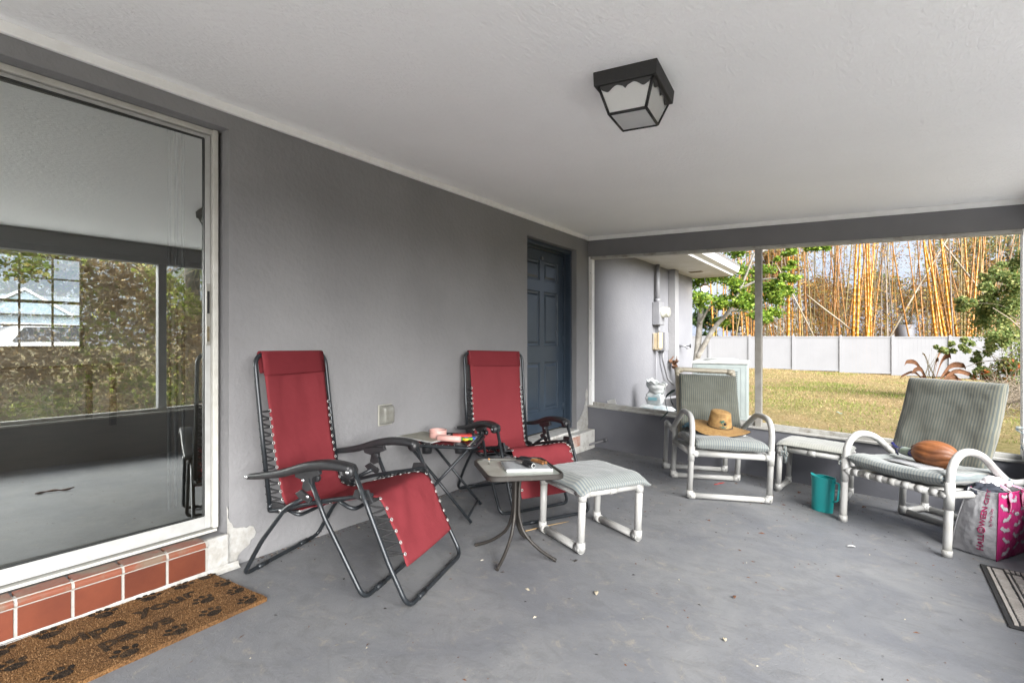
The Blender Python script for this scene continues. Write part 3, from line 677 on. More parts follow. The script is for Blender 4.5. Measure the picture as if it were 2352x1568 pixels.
o = tag(on_table(ft, 'red_box', .10, .085, .534, R(14)), 'small flat red box at the back of the red folding table', 'box')
MB().box(-.07, .07, -.035, .035, 0, .022).build('box_body', mat('bright_red', (.62, .035, .02), .5), o, bevel=.003); MB().box(-.03, .03, -.02, .02, .0222, .026).build('box_label', mat('dark_red', (.3, .02, .02), .5), o)
o = tag(on_table(ft, 'black_pen', .155, .11, .543, R(12)), 'thin black pen beside the small red box', 'pen'); MB().tube([(-.07, 0, 0), (.05, 0, 0), (.07, 0, 0)], [.006, .006, .002], 8).build('pen_body', M_plast, o)
for i, (lx, ly, cname, cc) in enumerate([(.10, -.015, 'blue', (.03, .12, .62)), (.125, -.03, 'green', (.04, .42, .10)), (.15, -.045, 'yellow', (.80, .62, .04)), (.145, -.005, 'light blue', (.08, .35, .70)), (.175, -.01, 'lime green', (.25, .55, .05)), (.19, .015, 'dark blue', (.03, .10, .5)), (.085, .0, 'teal', (.02, .45, .45))]):
    o = tag(on_table(ft, 'cookie_cutter', lx, ly, .535, i*1.1), f'tiny {cname} flower-shaped plastic piece on the red folding table', 'plastic toy', 'small coloured plastic pieces on the red folding table')
    m = MB(); ring = [Vector(((.014+.004*math.cos(5*a))*math.cos(a), (.014+.004*math.cos(5*a))*math.sin(a), .010)) for a in [k*2*math.pi/40 for k in range(40)]]
    m.tube(ring, .005, 6, closed=True, flat=1.8); m.lathe([(0, .004), (.013, .004), (.012, .014), (0, .016)], 10); m.build('toy_body', mat('toy_'+cname.replace(' ', '_'), cc, .4), o)

# ---- glass-topped bistro table
gt = tag(empty('glass_table'), 'small square glass-topped metal table with splayed legs, holding a notebook', 'side table')
M_rust = mat('dark_weathered_metal', (.040, .035, .030), .5, (.16, .13, .10), 22, metal=.2, bump=.2, bsc=80, lo=.58, hi=.85)
h = .215
ring = fillet([(-h, -h, 0), (h, -h, 0), (h, h, 0), (-h, h, 0)], .065, 8, closed=True)
m = MB()
def rim_at(off, z): return [Vector((p.x*(1+off/h), p.y*(1+off/h), z)) for p in ring]
loops = [rim_at(-.006, .487), rim_at(.004, .487), rim_at(.010, .492), rim_at(.010, .511), rim_at(.005, .518), rim_at(-.003, .516), rim_at(-.006, .505)]
n_ = len(ring)
for a, b_ in zip(loops, loops[1:]+loops[:1]): m.add(a+b_, [(k, (k+1) % n_, n_+(k+1) % n_, n_+k) for k in range(n_)], True)
m.build('top_rim', M_rust, gt)
M_tg = mat('milky_glass', (.50, .54, .49), .30, (.36, .385, .33), 6, bump=.3, bsc=30, dist=.003, spec=.6, rv=.1)
m = MB().poly([(p.x*.985, p.y*.985) for p in ring], .503, .508); m.build('glass_top', M_tg, gt)
for k in range(4):
    a = R(45+90*k+8); ca, sa = math.cos(a), math.sin(a)
    pts = smooth([(.17*ca, .17*sa, .488), (.15*ca, .15*sa, .470), (.075*ca, .075*sa, .40) if 0 else (.035*ca, .035*sa, .47), (.020*ca, .020*sa, .42), (.018*ca, .018*sa, .30), (.024*ca, .024*sa, .22), (.06*ca, .06*sa, .13), (.15*ca, .15*sa, .055), (.25*ca, .25*sa, .010)], 6)
    m = MB().tube(pts, .0095, 10); m.tube([pts[-1], Vector(pts[-1])+Vector((.006*ca, .006*sa, -.001))], .0108, 10); m.build('leg', M_rust, gt)
MB().tube([(-.2, -.2, .489), (.2, .2, .489)], .006).tube([(-.2, .2, .489), (.2, -.2, .489)], .006).build('top_brace', M_rust, gt)
put(gt, 1.105, 2.49, R(50)); bpy.context.view_layer.update()
def world_on(tbl, name, wx, wy, lz, wrz):
    """a thing lying on a table top at world x, y"""
    inv = tbl.matrix_world.inverted(); p = inv @ Vector((wx, wy, tbl.location.z+lz)); ang = wrz-tbl.matrix_world.to_euler().z
    return on_table(tbl, name, p.x, p.y, lz, ang)
o = tag(world_on(gt, 'notebook', 1.155, 2.54, .509, R(45)), 'grey spiral notebook on the small glass-topped table', 'notebook')
nb_y = .105; nb_x = .135
MB().box(-nb_x, nb_x, -nb_y, nb_y, 0, .012).build('pages', mat('notebook_pages', (.80, .80, .78), .8), o)
m = MB().grid(lambda u, v: ((u*2-1)*(nb_x+.003), (v*2-1)*(nb_y+.003), .0135+.002*noise.noise(Vector((u*3, v*3, 0)))), 8, 8); m.build('cover', mat('grey_card_cover', (.42, .44, .45), .6), o, solid=.0015)
m = MB()
for k in range(26): 
    x = nb_x-.004; y = -nb_y+.006+k*.0079
    m.tube([Vector((x+.006*math.cos(a), y, .007+.0095*math.sin(a))) for a in [j*math.pi/5 for j in range(10)]], .0011, 5, closed=True)
m.build('spiral_wire', M_cord, o)
M_steel = mat('tool_steel', (.55, .54, .52), .35, (.35, .33, .30), 30, metal=.85); M_wood = mat('brown_handle', (.38, .17, .05), .5, (.20, .08, .03), 18); M_rub = mat('black_grip', (.015, .016, .018), .55)
o = tag(world_on(gt, 'pruning_shears', 1.135, 2.625, .526, R(-2)), 'black and brown pruning shears lying across the grey notebook', 'shears')
MB().tube(smooth([(-.10, .018, .006), (-.06, .024, .010), (-.01, .012, .010), (.01, .0, .010)], 5), [.006]+[.0085]*13+[.006, .006], 10).build('handle', M_rub, o)
MB().tube(smooth([(-.10, -.012, .006), (-.05, -.018, .009), (0, -.004, .009)], 5), .0075, 10).build('handle', M_rub, o)
MB().tube(smooth([(0, .004, .009), (.05, .014, .010), (.105, .006, .008)], 5), .009, 10).build('blade_sheath', M_wood, o)
MB().tube(smooth([(0, -.002, .009), (.05, -.012, .009), (.10, -.018, .007)], 5), .008, 10).build('blade_sheath', M_wood, o)
o = tag(world_on(gt, 'pliers', 1.14, 2.53, .526, R(-20)), 'steel pliers with black white-banded grips on the grey notebook', 'pliers')
MB().tube(smooth([(0, .0, .010), (.04, .010, .012), (.095, .006, .010)], 5), [.008]+[.0125]*8+[.011, .009], 12).build('grip', M_rub, o)
MB().tube(smooth([(0, -.004, .008), (.04, -.012, .008), (.09, -.018, .008)], 5), [.006]+[.009]*9+[.007], 12).build('grip', M_rub, o)
MB().tube([(.088, .006, .010), (.092, .006, .010)], .0132, 12).build('grip_band', M_paper, o)
MB().poly([(0, .012), (-.02, .018), (-.055, .010), (-.058, .002), (-.03, -.004), (-.06, -.008), (-.052, -.018), (-.02, -.018), (0, -.010)], .003, .016).build('jaws', M_steel, o, bevel=.002)
o = tag(world_on(gt, 'cigarette_butt', .945, 2.45, .509, 0), 'small orange-tipped stub standing on the glass table beside the notebook', 'stub')
MB().tube([(0, 0, 0), (0, 0, .028)], .0035, 8).build('stub_body', M_steel, o); MB().tube([(0, 0, .0285), (0, 0, .036)], .006, 8).build('stub_tip', mat('orange_tip', (.7, .3, .08), .6), o)
# ================================================================ PVC FURNITURE
M_pvc = mat('white_pvc_pipe', (.55, .545, .52), .30, (.46, .445, .40), 9, spec=.5, lo=.5, hi=.8, rv=.05)
M_pvcold = mat('yellowed_pvc', (.52, .47, .37), .4, (.43, .375, .28), 9, lo=.45, hi=.7)
PR, FR_ = .0235, .0275     # pipe radius and fitting radius
def pipe(m, pts, r=PR, n=14): return m.tube(pts, r, n)
def fitting(m, p, dirs, L_=.042):
    for d in dirs: d = Vector(d).normalized(); m.tube([Vector(p)-d*.012, Vector(p)+d*L_], FR_, 14)
    m.lathe([(FR_*math.sin(R(q)), -FR_*math.cos(R(q))) for q in range(0, 181, 20)], 14, c=p)
def stripes(name, base, line, line2, period=.0185, axis='Y', dirt=(.20, .20, .16), dirt_lo=.5, dirt_hi=.8, dsc=3.5):
    dirt = kk(dirt); line = kk(line); line2 = kk(line2)
    """woven ticking: stripes are dyed into the cloth, plus blotches of old grime"""
    m = mat(name, base, .9, spec=.15, sheen=.25); t, n, L = nodes_of(m); b = n['Principled BSDF']
    tc = n.new('ShaderNodeTexCoord'); sp_ = n.new('ShaderNodeSeparateXYZ'); L(tc.outputs['Object'], sp_.inputs[0])
    mu = n.new('ShaderNodeMath'); mu.operation = 'MULTIPLY'; mu.inputs[1].default_value = 1/period; L(sp_.outputs[axis], mu.inputs[0])
    ns = n.new('ShaderNodeTexNoise'); ns.inputs['Scale'].default_value = 1.6; L(tc.outputs['Object'], ns.inputs[0])
    a = n.new('ShaderNodeMath'); a.operation = 'MULTIPLY_ADD'; a.inputs[1].default_value = .9; L(ns.outputs['Fac'], a.inputs[0]); L(mu.outputs[0], a.inputs[2])
    f = n.new('ShaderNodeMath'); f.operation = 'FRACT'; L(a.outputs[0], f.inputs[0])
    base = kk(base); r = n.new('ShaderNodeValToRGB'); e = r.color_ramp.elements; e[0].position = 0; e[0].color = (*base, 1); e[1].position = .50; e[1].color = (*base, 1)
    for p, c in ((.56, line), (.68, line), (.72, line2), (.80, line2), (.84, line), (.94, line), (.99, base)): q = e.new(p); q.color = (*c, 1)
    L(f.outputs[0], r.inputs[0])
    n3 = n.new('ShaderNodeTexNoise'); n3.inputs['Scale'].default_value = dsc; n3.inputs['Detail'].default_value = 5; n3.inputs['Roughness'].default_value = .65; L(tc.outputs['Object'], n3.inputs[0])
    r3 = n.new('ShaderNodeValToRGB'); r3.color_ramp.elements[0].position = dirt_lo; r3.color_ramp.elements[1].position = dirt_hi; L(n3.outputs['Fac'], r3.inputs[0])
    mx = n.new('ShaderNodeMix'); mx.data_type = 'RGBA'; mx.blend_type = 'MIX'; L(r3.outputs[0], mx.inputs[0]); L(r.outputs[0], mx.inputs[6]); mx.inputs[7].default_value = (*dirt, 1); L(mx.outputs[2], b.inputs['Base Color'])
    bp = n.new('ShaderNodeBump'); bp.inputs['Strength'].default_value = .35; bp.inputs['Distance'].default_value = .008; n4 = n.new('ShaderNodeTexNoise'); n4.inputs['Scale'].default_value = 16; n4.inputs['Detail'].default_value = 4
    L(tc.outputs['Object'], n4.inputs[0]); L(n4.outputs['Fac'], bp.inputs['Height']); L(bp.outputs[0], b.inputs['Normal'])
    return m
CB, CL, CL2 = (.180, .215, .225), (.385, .38, .34), (.235, .255, .245)
M_st = stripes('teal_grey_ticking', CB, CL, CL2, axis='X', dirt=(.24, .255, .23), dirt_lo=.45, dirt_hi=.95)
M_stdirty = stripes('grimy_ticking', (.108, .125, .118), (.24, .23, .175), (.145, .155, .135), axis='X', dirt=(.075, .072, .052), dirt_lo=.42, dirt_hi=1.0, dsc=2.4)
M_stpale = stripes('pale_ticking', (.36, .37, .335), (.47, .465, .42), (.41, .41, .37), axis='X', dirt=(.42, .41, .36), dirt_lo=.4, dirt_hi=.7)
def cushion(w, l, T, fmap, nx=36, ny=36, px=9, seed=0, wr=.006, seam=True, tuft=0):
    """boxed cushion: fmap(x, y, z) bends it into place; x across, y along, z thickness"""
    m = MB()
    def prof(t): return max(0., 1-abs(t)**px)**(1/2.4)
    def base(u, v, s):
        # sample denser near the edges
        f = lambda q: math.sin((q-.5)*math.pi*.999)*.5+.5 if 0 else q
        uu, vv = math.sin((u-.5)*math.pi)*1.0, math.sin((v-.5)*math.pi)*1.0
        uu = (u*2-1)*.35+uu*.65; vv = (v*2-1)*.35+vv*.65
        th = T/2*prof(uu)*prof(vv)
        th *= 1+.16*noise.noise(Vector((uu*2+seed, vv*2, s*3)))
        z = s*th
        inner = prof(uu)*prof(vv)
        z += wr*noise.noise(Vector((uu*5+seed*3, vv*5, 1.5*s)))*inner + wr*.6*noise.noise(Vector((uu*11, vv*9+seed, 4)))*inner
        if tuft: z -= s*.012*math.exp(-((vv-.05)/.06)**2)*tuft
        x = uu*w/2*(1+.012*noise.noise(Vector((vv*3, seed, 0)))); y = vv*l/2*(1+.012*noise.noise(Vector((uu*3, seed, 9))))
        return Vector(fmap(x, y, z))
    m.grid(lambda u, v: base(u, v, 1), nx, ny); m.grid(lambda u, v: base(u, v, -1), nx, ny, flip=True)
    return m
def ribbon(m, pts, w_, side):
    sd_ = Vector(side)*w_/2; P = smooth(pts, 5); vs = []
    for i, p in enumerate(P): tw = Matrix.Rotation(.5*math.sin(i*.5), 3, 'Z'); vs += [p-tw @ sd_, p+tw @ sd_]
    return m.add(vs, [(2*i, 2*i+2, 2*i+3, 2*i+1) for i in range(len(P)-1)], True)
# ---- ottoman with puffy striped pad, nearest the glass table
def sled_side(m, x, y0, y1, h):
    """one side frame: two legs joined by a runner on the floor"""
    z = FR_
    pipe(m, [(x, y0, z), (x, y0, h)]); pipe(m, [(x, y1, z), (x, y1, h)]); pipe(m, [(x, y0, z), (x, y1, z)])
    fitting(m, (x, y0, z), [(0, 1, 0), (0, 0, 1)]); fitting(m, (x, y1, z), [(0, -1, 0), (0, 0, 1)])
def ottoman(label, w, d, h, pad_m, pad_T, ov, seed, droop=.02):
    root = tag(empty('footstool'), label, 'footstool', 'white pipe footstools with striped pads')
    for s in (-1, 1):
        m = MB(); sled_side(m, s*w/2, -d/2, d/2, h); fitting(m, (s*w/2, -d/2, h), [(-s, 0, 0), (0, 1, 0), (0, 0, -1)]); fitting(m, (s*w/2, d/2, h), [(-s, 0, 0), (0, -1, 0), (0, 0, -1)])
        m.build('leg_frame', M_pvc, root)
    for s in (-1, 1):
        m = MB(); pipe(m, [(-w/2+.03, s*d/2, h), (w/2-.03, s*d/2, h)]); m.tube([(-.03, s*d/2, h), (.03, s*d/2, h)], FR_, 14); m.build('rail', M_pvc, root)
    for s in (-1, 1): pipe(MB(), [(s*w/2, -d/2+.03, h), (s*w/2, d/2-.03, h)]).build('rail', M_pvc, root)
    MB().grid(lambda u, v: ((u*2-1)*(w/2-.02), (v*2-1)*(d/2-.02), h+.022-.006*math.sin(u*math.pi)), 4, 4).build('sling_seat', M_pvc, root, solid=.003)
    W_, D_ = w+ov, d+ov
    def fm(x, y, z):
        ex = max(0, abs(x)-w*.42)/(W_*.08+.001); ey = max(0, abs(y)-d*.42)/(D_*.08+.001)
        dr = droop*(min(ex, 1.6)**1.5*.5+min(ey, 1.6)**1.5*.5) + .003*noise.noise(Vector((x*9+seed, y*9, 0)))
        return (x, y, h+.030+pad_T/2+z-dr)
    p = cushion(W_, D_, pad_T, fm, seed=seed, px=5, wr=.005).build('pad', pad_m, root)
    return root
o1 = ottoman('white pipe footstool with puffy striped pad beside the glass-topped table', .465, .40, .355, M_st, .062, .11, 2, .024)
put(o1, 1.32, 3.035, R(66))
o2 = ottoman('white pipe footstool with pale flat pad behind the teal jug', .50, .40, .385, M_stpale, .055, .06, 7, .012)
for p in o2.children:
    if p.name.startswith('pad'): pass
for (x, y) in ((-.205, -.20), (.235, -.205)):
    m = MB(); ribbon(m, [(x, y-.012, .43), (x, y-.030, .40), (x+.004, y-.032, .365)], .03, (1, 0, 0)); ribbon(m, [(x, y-.036, .372), (x-.03, y-.045, .36), (x-.02, y-.04, .34), (x, y-.038, .37)], .018, (0, .2, 1)); ribbon(m, [(x, y-.036, .372), (x+.03, y-.04, .355), (x+.022, y-.045, .34), (x, y-.04, .365)], .018, (0, .2, 1)); ribbon(m, [(x, y-.034, .37), (x+.008, y-.036, .32), (x+.004, y-.03, .27)], .03, (1, 0, 0))
    m.build('tie', M_st, o2, solid=.0015)
put(o2, 2.405, 5.34, R(-5))
# ---- armchairs
def arm_hoop(m, x, y0, y1, z0, z1, top, n=8):
    pts = fillet([(x, y0, z0), (x, y0, top), (x, y1, top-.02), (x, y1, z1)], [0, .20, .20, 0], 12)
    return pipe(m, pts)
def armchair(label, deep):
    root = tag(empty('armchair'), label, 'armchair', 'white pipe armchairs with striped cushions')
    return root
# chair one: sled frames, three across-going floor bars, hat on its seat
w, hs_ = .640, .375
c1 = tag(empty('armchair'), 'white pipe armchair with a straw hat on its striped seat', 'armchair')
hw_ = w/2
for s in (-1, 1):
    m = MB(); z = FR_
    pts = fillet([(s*hw_, 0, z), (s*hw_, 0, .685), (s*hw_, .33, .690), (s*(hw_-.005), .66, .50), (s*(hw_-.02), .675, .40), (s*(hw_-.02), .675, z)], [0, .16, .20, .16, .06, 0], 10)
    pipe(m, pts); fitting(m, (s*hw_, 0, z), [(-s, 0, 0), (0, 0, 1)]); fitting(m, (s*(hw_-.02), .675, z), [(-s, 0, 0), (0, 0, 1)])
    m.tube([(s*hw_, 0, hs_-.06), (s*hw_, 0, hs_+.06)], FR_, 14); m.tube([(s*hw_, 0, hs_), (s*(hw_-.05), 0, hs_)], FR_, 14)
    m.tube([(s*(hw_-.02), .675, .36), (s*(hw_-.02), .675, .47)], FR_, 14)
    m.build('arm_frame', M_pvc, c1)
    m = MB(); pipe(m, [(s*hw_, .02, hs_), (s*(hw_-.02), .675, hs_-.03)]); m.build('side_rail', M_pvc, c1)
    m = MB(); pipe(m, [(s*(hw_-.02), .675, .44), (s*(hw_-.02), 1.03, .47), ]); pipe(m, [(s*(hw_-.02), 1.03, .47), (s*(hw_-.02), 1.03, z)])
    fitting(m, (s*(hw_-.02), 1.03, .47), [(0, -1, 0), (0, 0, -1)]); fitting(m, (s*(hw_-.02), 1.03, z), [(-s, 0, 0), (0, 0, 1)]); m.build('rear_leg', M_pvc, c1)
for (y, z, nm, q) in ((0, hs_, 'front_rail', 0), (0, FR_, 'floor_bar', 0), (.675, FR_, 'floor_bar', .02), (1.03, FR_, 'floor_bar', .02), (.675, .345, 'rear_rail', .02)):
    pipe(MB(), [(-hw_+q+.03, y, z), (hw_-q-.03, y, z)]).build(nm, M_pvc, c1)
# back frame rises behind the cushion
bp_ = fillet([(-.265, .60, .40), (-.265, .845, 1.035), (.265, .845, 1.035), (.265, .60, .40)], .03, 4)
m = MB(); pipe(m, bp_); fitting(m, (-.265, .842, 1.03), [(1, 0, 0), (0, -.36, -.93)], .05); fitting(m, (.265, .842, 1.03), [(-1, 0, 0), (0, -.36, -.93)], .05); m.build('back_frame', M_pvcold, c1)
m = MB().grid(lambda u, v: ((u*2-1)*.255, .615+.19*v, .42+.50*v), 4, 4); m.build('back_sling', M_pvc, c1, solid=.004)
MB().grid(lambda u, v: ((u*2-1)*.28, .03+.60*v, .395-.02*v-.01*math.sin(u*3.14)), 4, 4).build('seat_sling', M_pvc, c1, solid=.004)
cushion(.585, .62, .105, lambda x, y, z: (x, .275+y, .452+z-.025*(y+.31)+.012*math.cos(x*5)), seed=1).build('seat_cushion', M_st, c1)
def backmap(x, y, z, y0=.560, z0=.46, lean=.33, L=.57):
    t = (y+L/2)/L; bulge = .015*math.sin(t*math.pi); a = lean
    return (x*(1-.04*t), y0+math.sin(a)*(t*L)+(-z)*math.cos(a)+bulge, z0+math.cos(a)*(t*L)-z*-math.sin(a)*-1*0+z*-.0)
M1 = cushion(.56, .57, .10, lambda x, y, z: backmap(x, y, z), seed=3, wr=.007, tuft=1); M1.build('back_cushion', M_stdirty, c1)
m = MB(); ribbon(m, [(-.29, .80, .83), (-.32, .84, .80), (-.31, .85, .72), (-.29, .84, .68)], .022, (0, .3, 1)); ribbon(m, [(-.29, .80, .83), (-.35, .86, .77), (-.36, .87, .70), (-.335, .86, .60)], .02, (0, .5, 1)); ribbon(m, [(-.335, .86, .60), (-.37, .87, .56), (-.40, .88, .52)], .02, (.3, .5, 1)); m.build('tie', mat('dark_green_strap', (.03, .05, .045), .8), c1, solid=.002)
put(c1, 1.862, 4.515, R(30.4)); bpy.context.view_layer.update()
# ---- chair two: straight front legs, floor frame only behind, swooping arms
c2 = tag(empty('armchair'), 'wide white pipe armchair holding a brown coconut, at the right by the pink bag', 'armchair')
w = .676; hw_ = w/2
for s in (-1, 1):
    m = MB(); pts = smooth([(s*hw_, 0, .02), (s*hw_, 0, .45), (s*hw_, .015, .565), (s*hw_, .09, .640), (s*hw_, .20, .655), (s*hw_, .34, .620), (s*hw_, .48, .535), (s*hw_, .62, .455), (s*hw_, .74, .425), (s*hw_, .90, .425), (s*(hw_-.0), 1.00, .425)], 6)
    pipe(m, pts, .0245); m.tube([(s*hw_, 0, 0), (s*hw_, 0, .045)], .0285, 16); m.tube([(s*hw_, 0, .30), (s*hw_, 0, .47)], .0275, 14); m.tube([(s*hw_, .93, .425), (s*hw_, 1.01, .425)], .0285, 16)
    m.tube([(s*hw_, 0, .385), (s*(hw_-.05), 0, .385)], FR_, 14)
    m.build('arm_frame', M_pvc, c2)
    pipe(MB(), [(s*hw_, .02, .39), (s*hw_, .66, .36)]).build('side_rail', M_pvc, c2)
m = MB(); pipe(m, [(-hw_+.04, 0, .385), (hw_-.04, 0, .385)])
for k in range(-3, 4): m.tube([(k*.085-.022, 0, .385), (k*.085+.022, 0, .385)], .0262, 14)
m.build('front_rail', M_pvc, c2)
pipe(MB(), [(-hw_, .66, .37), (hw_, .66, .37)]).build('rear_rail', M_pvc, c2)
m = MB(); z = FR_; xl, xr = -hw_+.0, hw_-.02
for y in (.69, .98): pipe(m, [(xl, y, z), (xr, y, z)])
for x in (xl, xr): pipe(m, [(x, .69, z), (x, .98, z)]); fitting(m, (x, .69, z), [(0, 1, 0), (0, 0, 1), (1 if x < 0 else -1, 0, 0)]); fitting(m, (x, .98, z), [(0, -1, 0), (0, 0, 1), (1 if x < 0 else -1, 0, 0)]); pipe(m, [(x, .69, z), (x, .69, .37)]); pipe(m, [(x, .98, z), (x, .98, .42)])
m.build('floor_frame', M_pvc, c2)
m = MB(); pipe(m, fillet([(-.31, .62, .38), (-.31, .84, .98), (.20, .84, .98), (.20, .62, .38)], .03, 4)); m.build('back_frame', M_pvc, c2)
MB().grid(lambda u, v: (-.055+(u*2-1)*.245, .64+.17*v, .42+.50*v), 4, 4).build('back_sling', M_pvc, c2, solid=.004)
MB().grid(lambda u, v: ((u*2-1)*.28, .03+.60*v, .400-.02*v-.012*math.sin(u*3.14)), 4, 4).build('seat_sling', M_pvc, c2, solid=.004)
cushion(.62, .66, .100, lambda x, y, z: (x, .30+y, .470+z-.03*(y+.33)-.055*math.cos(x*4.2)*math.exp(-((y+.05)/.32)**2)+.025), seed=5, wr=.007).build('seat_cushion', M_st, c2)
def backmap2(x, y, z, L=.66, a=.30):
    t = (y+L/2)/L; return (x-.055+.01*t, .565+math.sin(a)*t*L-z*math.cos(a)+.02*math.sin(t*3.14), .47+math.cos(a)*t*L+z*.1)
cushion(.63, .66, .125, backmap2, seed=8, wr=.007, px=12).build('back_cushion', M_stdirty, c2)
m = MB(); ribbon(m, [(.30, .80, .80), (.345, .83, .79), (.36, .84, .70), (.34, .84, .64), (.32, .83, .68)], .02, (0, .4, 1)); ribbon(m, [(.30, .80, .79), (.33, .83, .76), (.33, .83, .71), (.345, .83, .62)], .016, (0, .4, 1)); ribbon(m, [(.30, .56, .50), (.36, .60, .47), (.38, .62, .43), (.34, .60, .44)], .018, (0, .4, 1)); m.build('tie', M_st, c2, solid=.0015)
lx, ly = 2.653, 4.604; cx_ = lx+.5*(3.219-2.653); cy_ = ly+.5*(4.235-4.604)
put(c2, cx_, cy_, math.atan2(-.369, .566)); bpy.context.view_layer.update()

# ---- things on chair one: book and straw hat
o = tag(on_table(c1, 'book', .03, .32, .502, R(10)), 'flat blue and white booklet under the straw hat', 'book')
MB().box(-.16, .16, -.10, .10, 0, .012).build('pages', M_paper, o, bevel=.002); MB().box(-.161, .03, -.101, .101, .0122, .0142).build('cover', mat('blue_print', (.10, .16, .30), .5, (.4, .45, .5), 14), o)
o = tag(on_table(c1, 'blue_cloth', -.20, .47, .515, 0), 'crumpled pale blue cloth behind the straw hat', 'cloth')
MB().grid(lambda u, v: ((u*2-1)*.075, (v*2-1)*.05, .035*(1-(u*2-1)**2)*(1-(v*2-1)**2)+.03*noise.noise(Vector((u*4, v*4, 3)))+.01), 14, 10).build('cloth_fold', mat('pale_blue_cloth', (.12, .25, .33), .8, (.2, .36, .45), 12), o, solid=.003)
M_straw = mat('straw', (.60, .37, .14), .75, (.44, .25, .085), 40, bump=.9, bsc=150, dist=.004)
t, n, L = nodes_of(M_straw); wv = n.new('ShaderNodeTexWave'); wv.wave_type = 'RINGS'; wv.rings_direction = 'Z'; wv.inputs['Scale'].default_value = 28; wv.inputs['Distortion'].default_value = 1.2; tc = n.new('ShaderNodeTexCoord'); L(tc.outputs['Object'], wv.inputs[0])
b = n['Principled BSDF']; src = b.inputs['Base Color'].links[0].from_socket; mx = n.new('ShaderNodeMix'); mx.data_type = 'RGBA'; mx.blend_type = 'MULTIPLY'; mx.inputs[0].default_value = .55; L(src, mx.inputs[6])
rw = n.new('ShaderNodeValToRGB'); rw.color_ramp.elements[0].color = (.55, .5, .45, 1); L(wv.outputs['Fac'], rw.inputs[0]); L(rw.outputs[0], mx.inputs[7]); L(mx.outputs[2], b.inputs['Base Color'])
hat = tag(on_table(c1, 'straw_hat', .085, .30, .560, R(-30)), 'wide-brimmed straw hat with a palm badge resting on the striped seat', 'hat')
hat.matrix_world = c1.matrix_world @ Matrix.Translation((-.010, .29, .560)) @ Matrix.Rotation(R(11), 4, 'X') @ Matrix.Rotation(R(-30), 4, 'Z')
def brim(u, v):
    a = v*2*math.pi; r_ = .088+u*.118; sw = .020*math.cos(2*a+.4)*u**1.5; return (r_*1.22*math.cos(a), r_*1.0*math.sin(a), .012-.022*u+sw+.010*u*math.cos(a*1.0+1))
MB().grid(brim, 14, 56).build('brim', M_straw, hat, solid=.004)
def crown(u, v):
    a = v*2*math.pi; z = u
    if u < .75: q = u/.75; r_ = .092-.016*q; h_ = .130*q
    else: q = (u-.75)/.25; r_ = .076*math.cos(q*math.pi/2)**.8; h_ = .130+.018*math.sin(q*math.pi/2)
    x, y = r_*1.12*math.cos(a), r_*math.sin(a)
    dent = .030*math.exp(-(y/.022)**2-((x)/.07)**2)*(1 if u > .7 else 0)*min(1, (u-.7)/.2 if u > .7 else 0)
    pinch = 1-.10*max(0, math.cos(a-R(30)))**8*min(1, u)*.9
    return (x*pinch, y*pinch, .012+h_-dent+.006*math.cos(a+2)*u)
MB().grid(crown, 36, 48).build('crown', M_straw, hat)
m = MB().tube([Vector((.1045*math.cos(a), .0935*math.sin(a), .020)) for a in [k*math.pi/24 for k in range(48)]], .0028, 6, closed=True); m.build('hat_band', M_cord, hat)
m = MB().tube([Vector(brim(1.0, k/60)) for k in range(60)], .003, 6, closed=True); m.build('brim_edge', M_cord, hat)
# embroidered palm badge, sitting on the front of the crown
def oncrown(px_, pz): # px across, pz up (metres)
    a = R(-62)+px_/.085; zz = pz/.145*.75; p = Vector(crown(min(max(zz, 0), .74), (a/(2*math.pi)) % 1)); nrm = Vector((math.cos(a), math.sin(a), .1)).normalized(); return p+nrm*.0022
M_teal = mat('teal_thread', (.03, .20, .17), .8, (.02, .12, .10), 60); M_dk = mat('black_thread', (.02, .02, .02), .8)
m = MB(); m.tube([oncrown(q[0], q[1]) for q in ((-.002, .030), (-.003, .045), (-.009, .060), (-.015, .070))], .0022, 6)
for (dx, dz) in ((.026, .006), (.022, -.010), (-.014, .012), (-.018, -.006), (.010, .017), (.020, .015), (-.006, -.014)):
    m.tube([oncrown(-.013+dx*t_, .070+dz*t_+.008*math.sin(t_*math.pi)) for t_ in (0, .25, .5, .75, 1)], [.002, .003, .003, .0025, .001], 6)
m.tube([oncrown(-.026+.0065*k, .027+.003*math.sin(k*1.7)) for k in range(9)], .0028, 6); m.tube([oncrown(-.012+.0045*k, .019+.002*math.cos(k*2)) for k in range(7)], .0022, 6)
m.build('palm_badge', M_teal, hat)
m = MB(); m.lathe([(0, .0), (.012, .0), (.0125, .001), (0, .0016)], 18, M=Matrix.Translation(oncrown(.012, .056)) @ Vector((math.cos(R(-54)), math.sin(R(-54)), .1)).to_track_quat('Z', 'Y').to_matrix().to_4x4()); m.build('moon_badge', M_dk, hat)
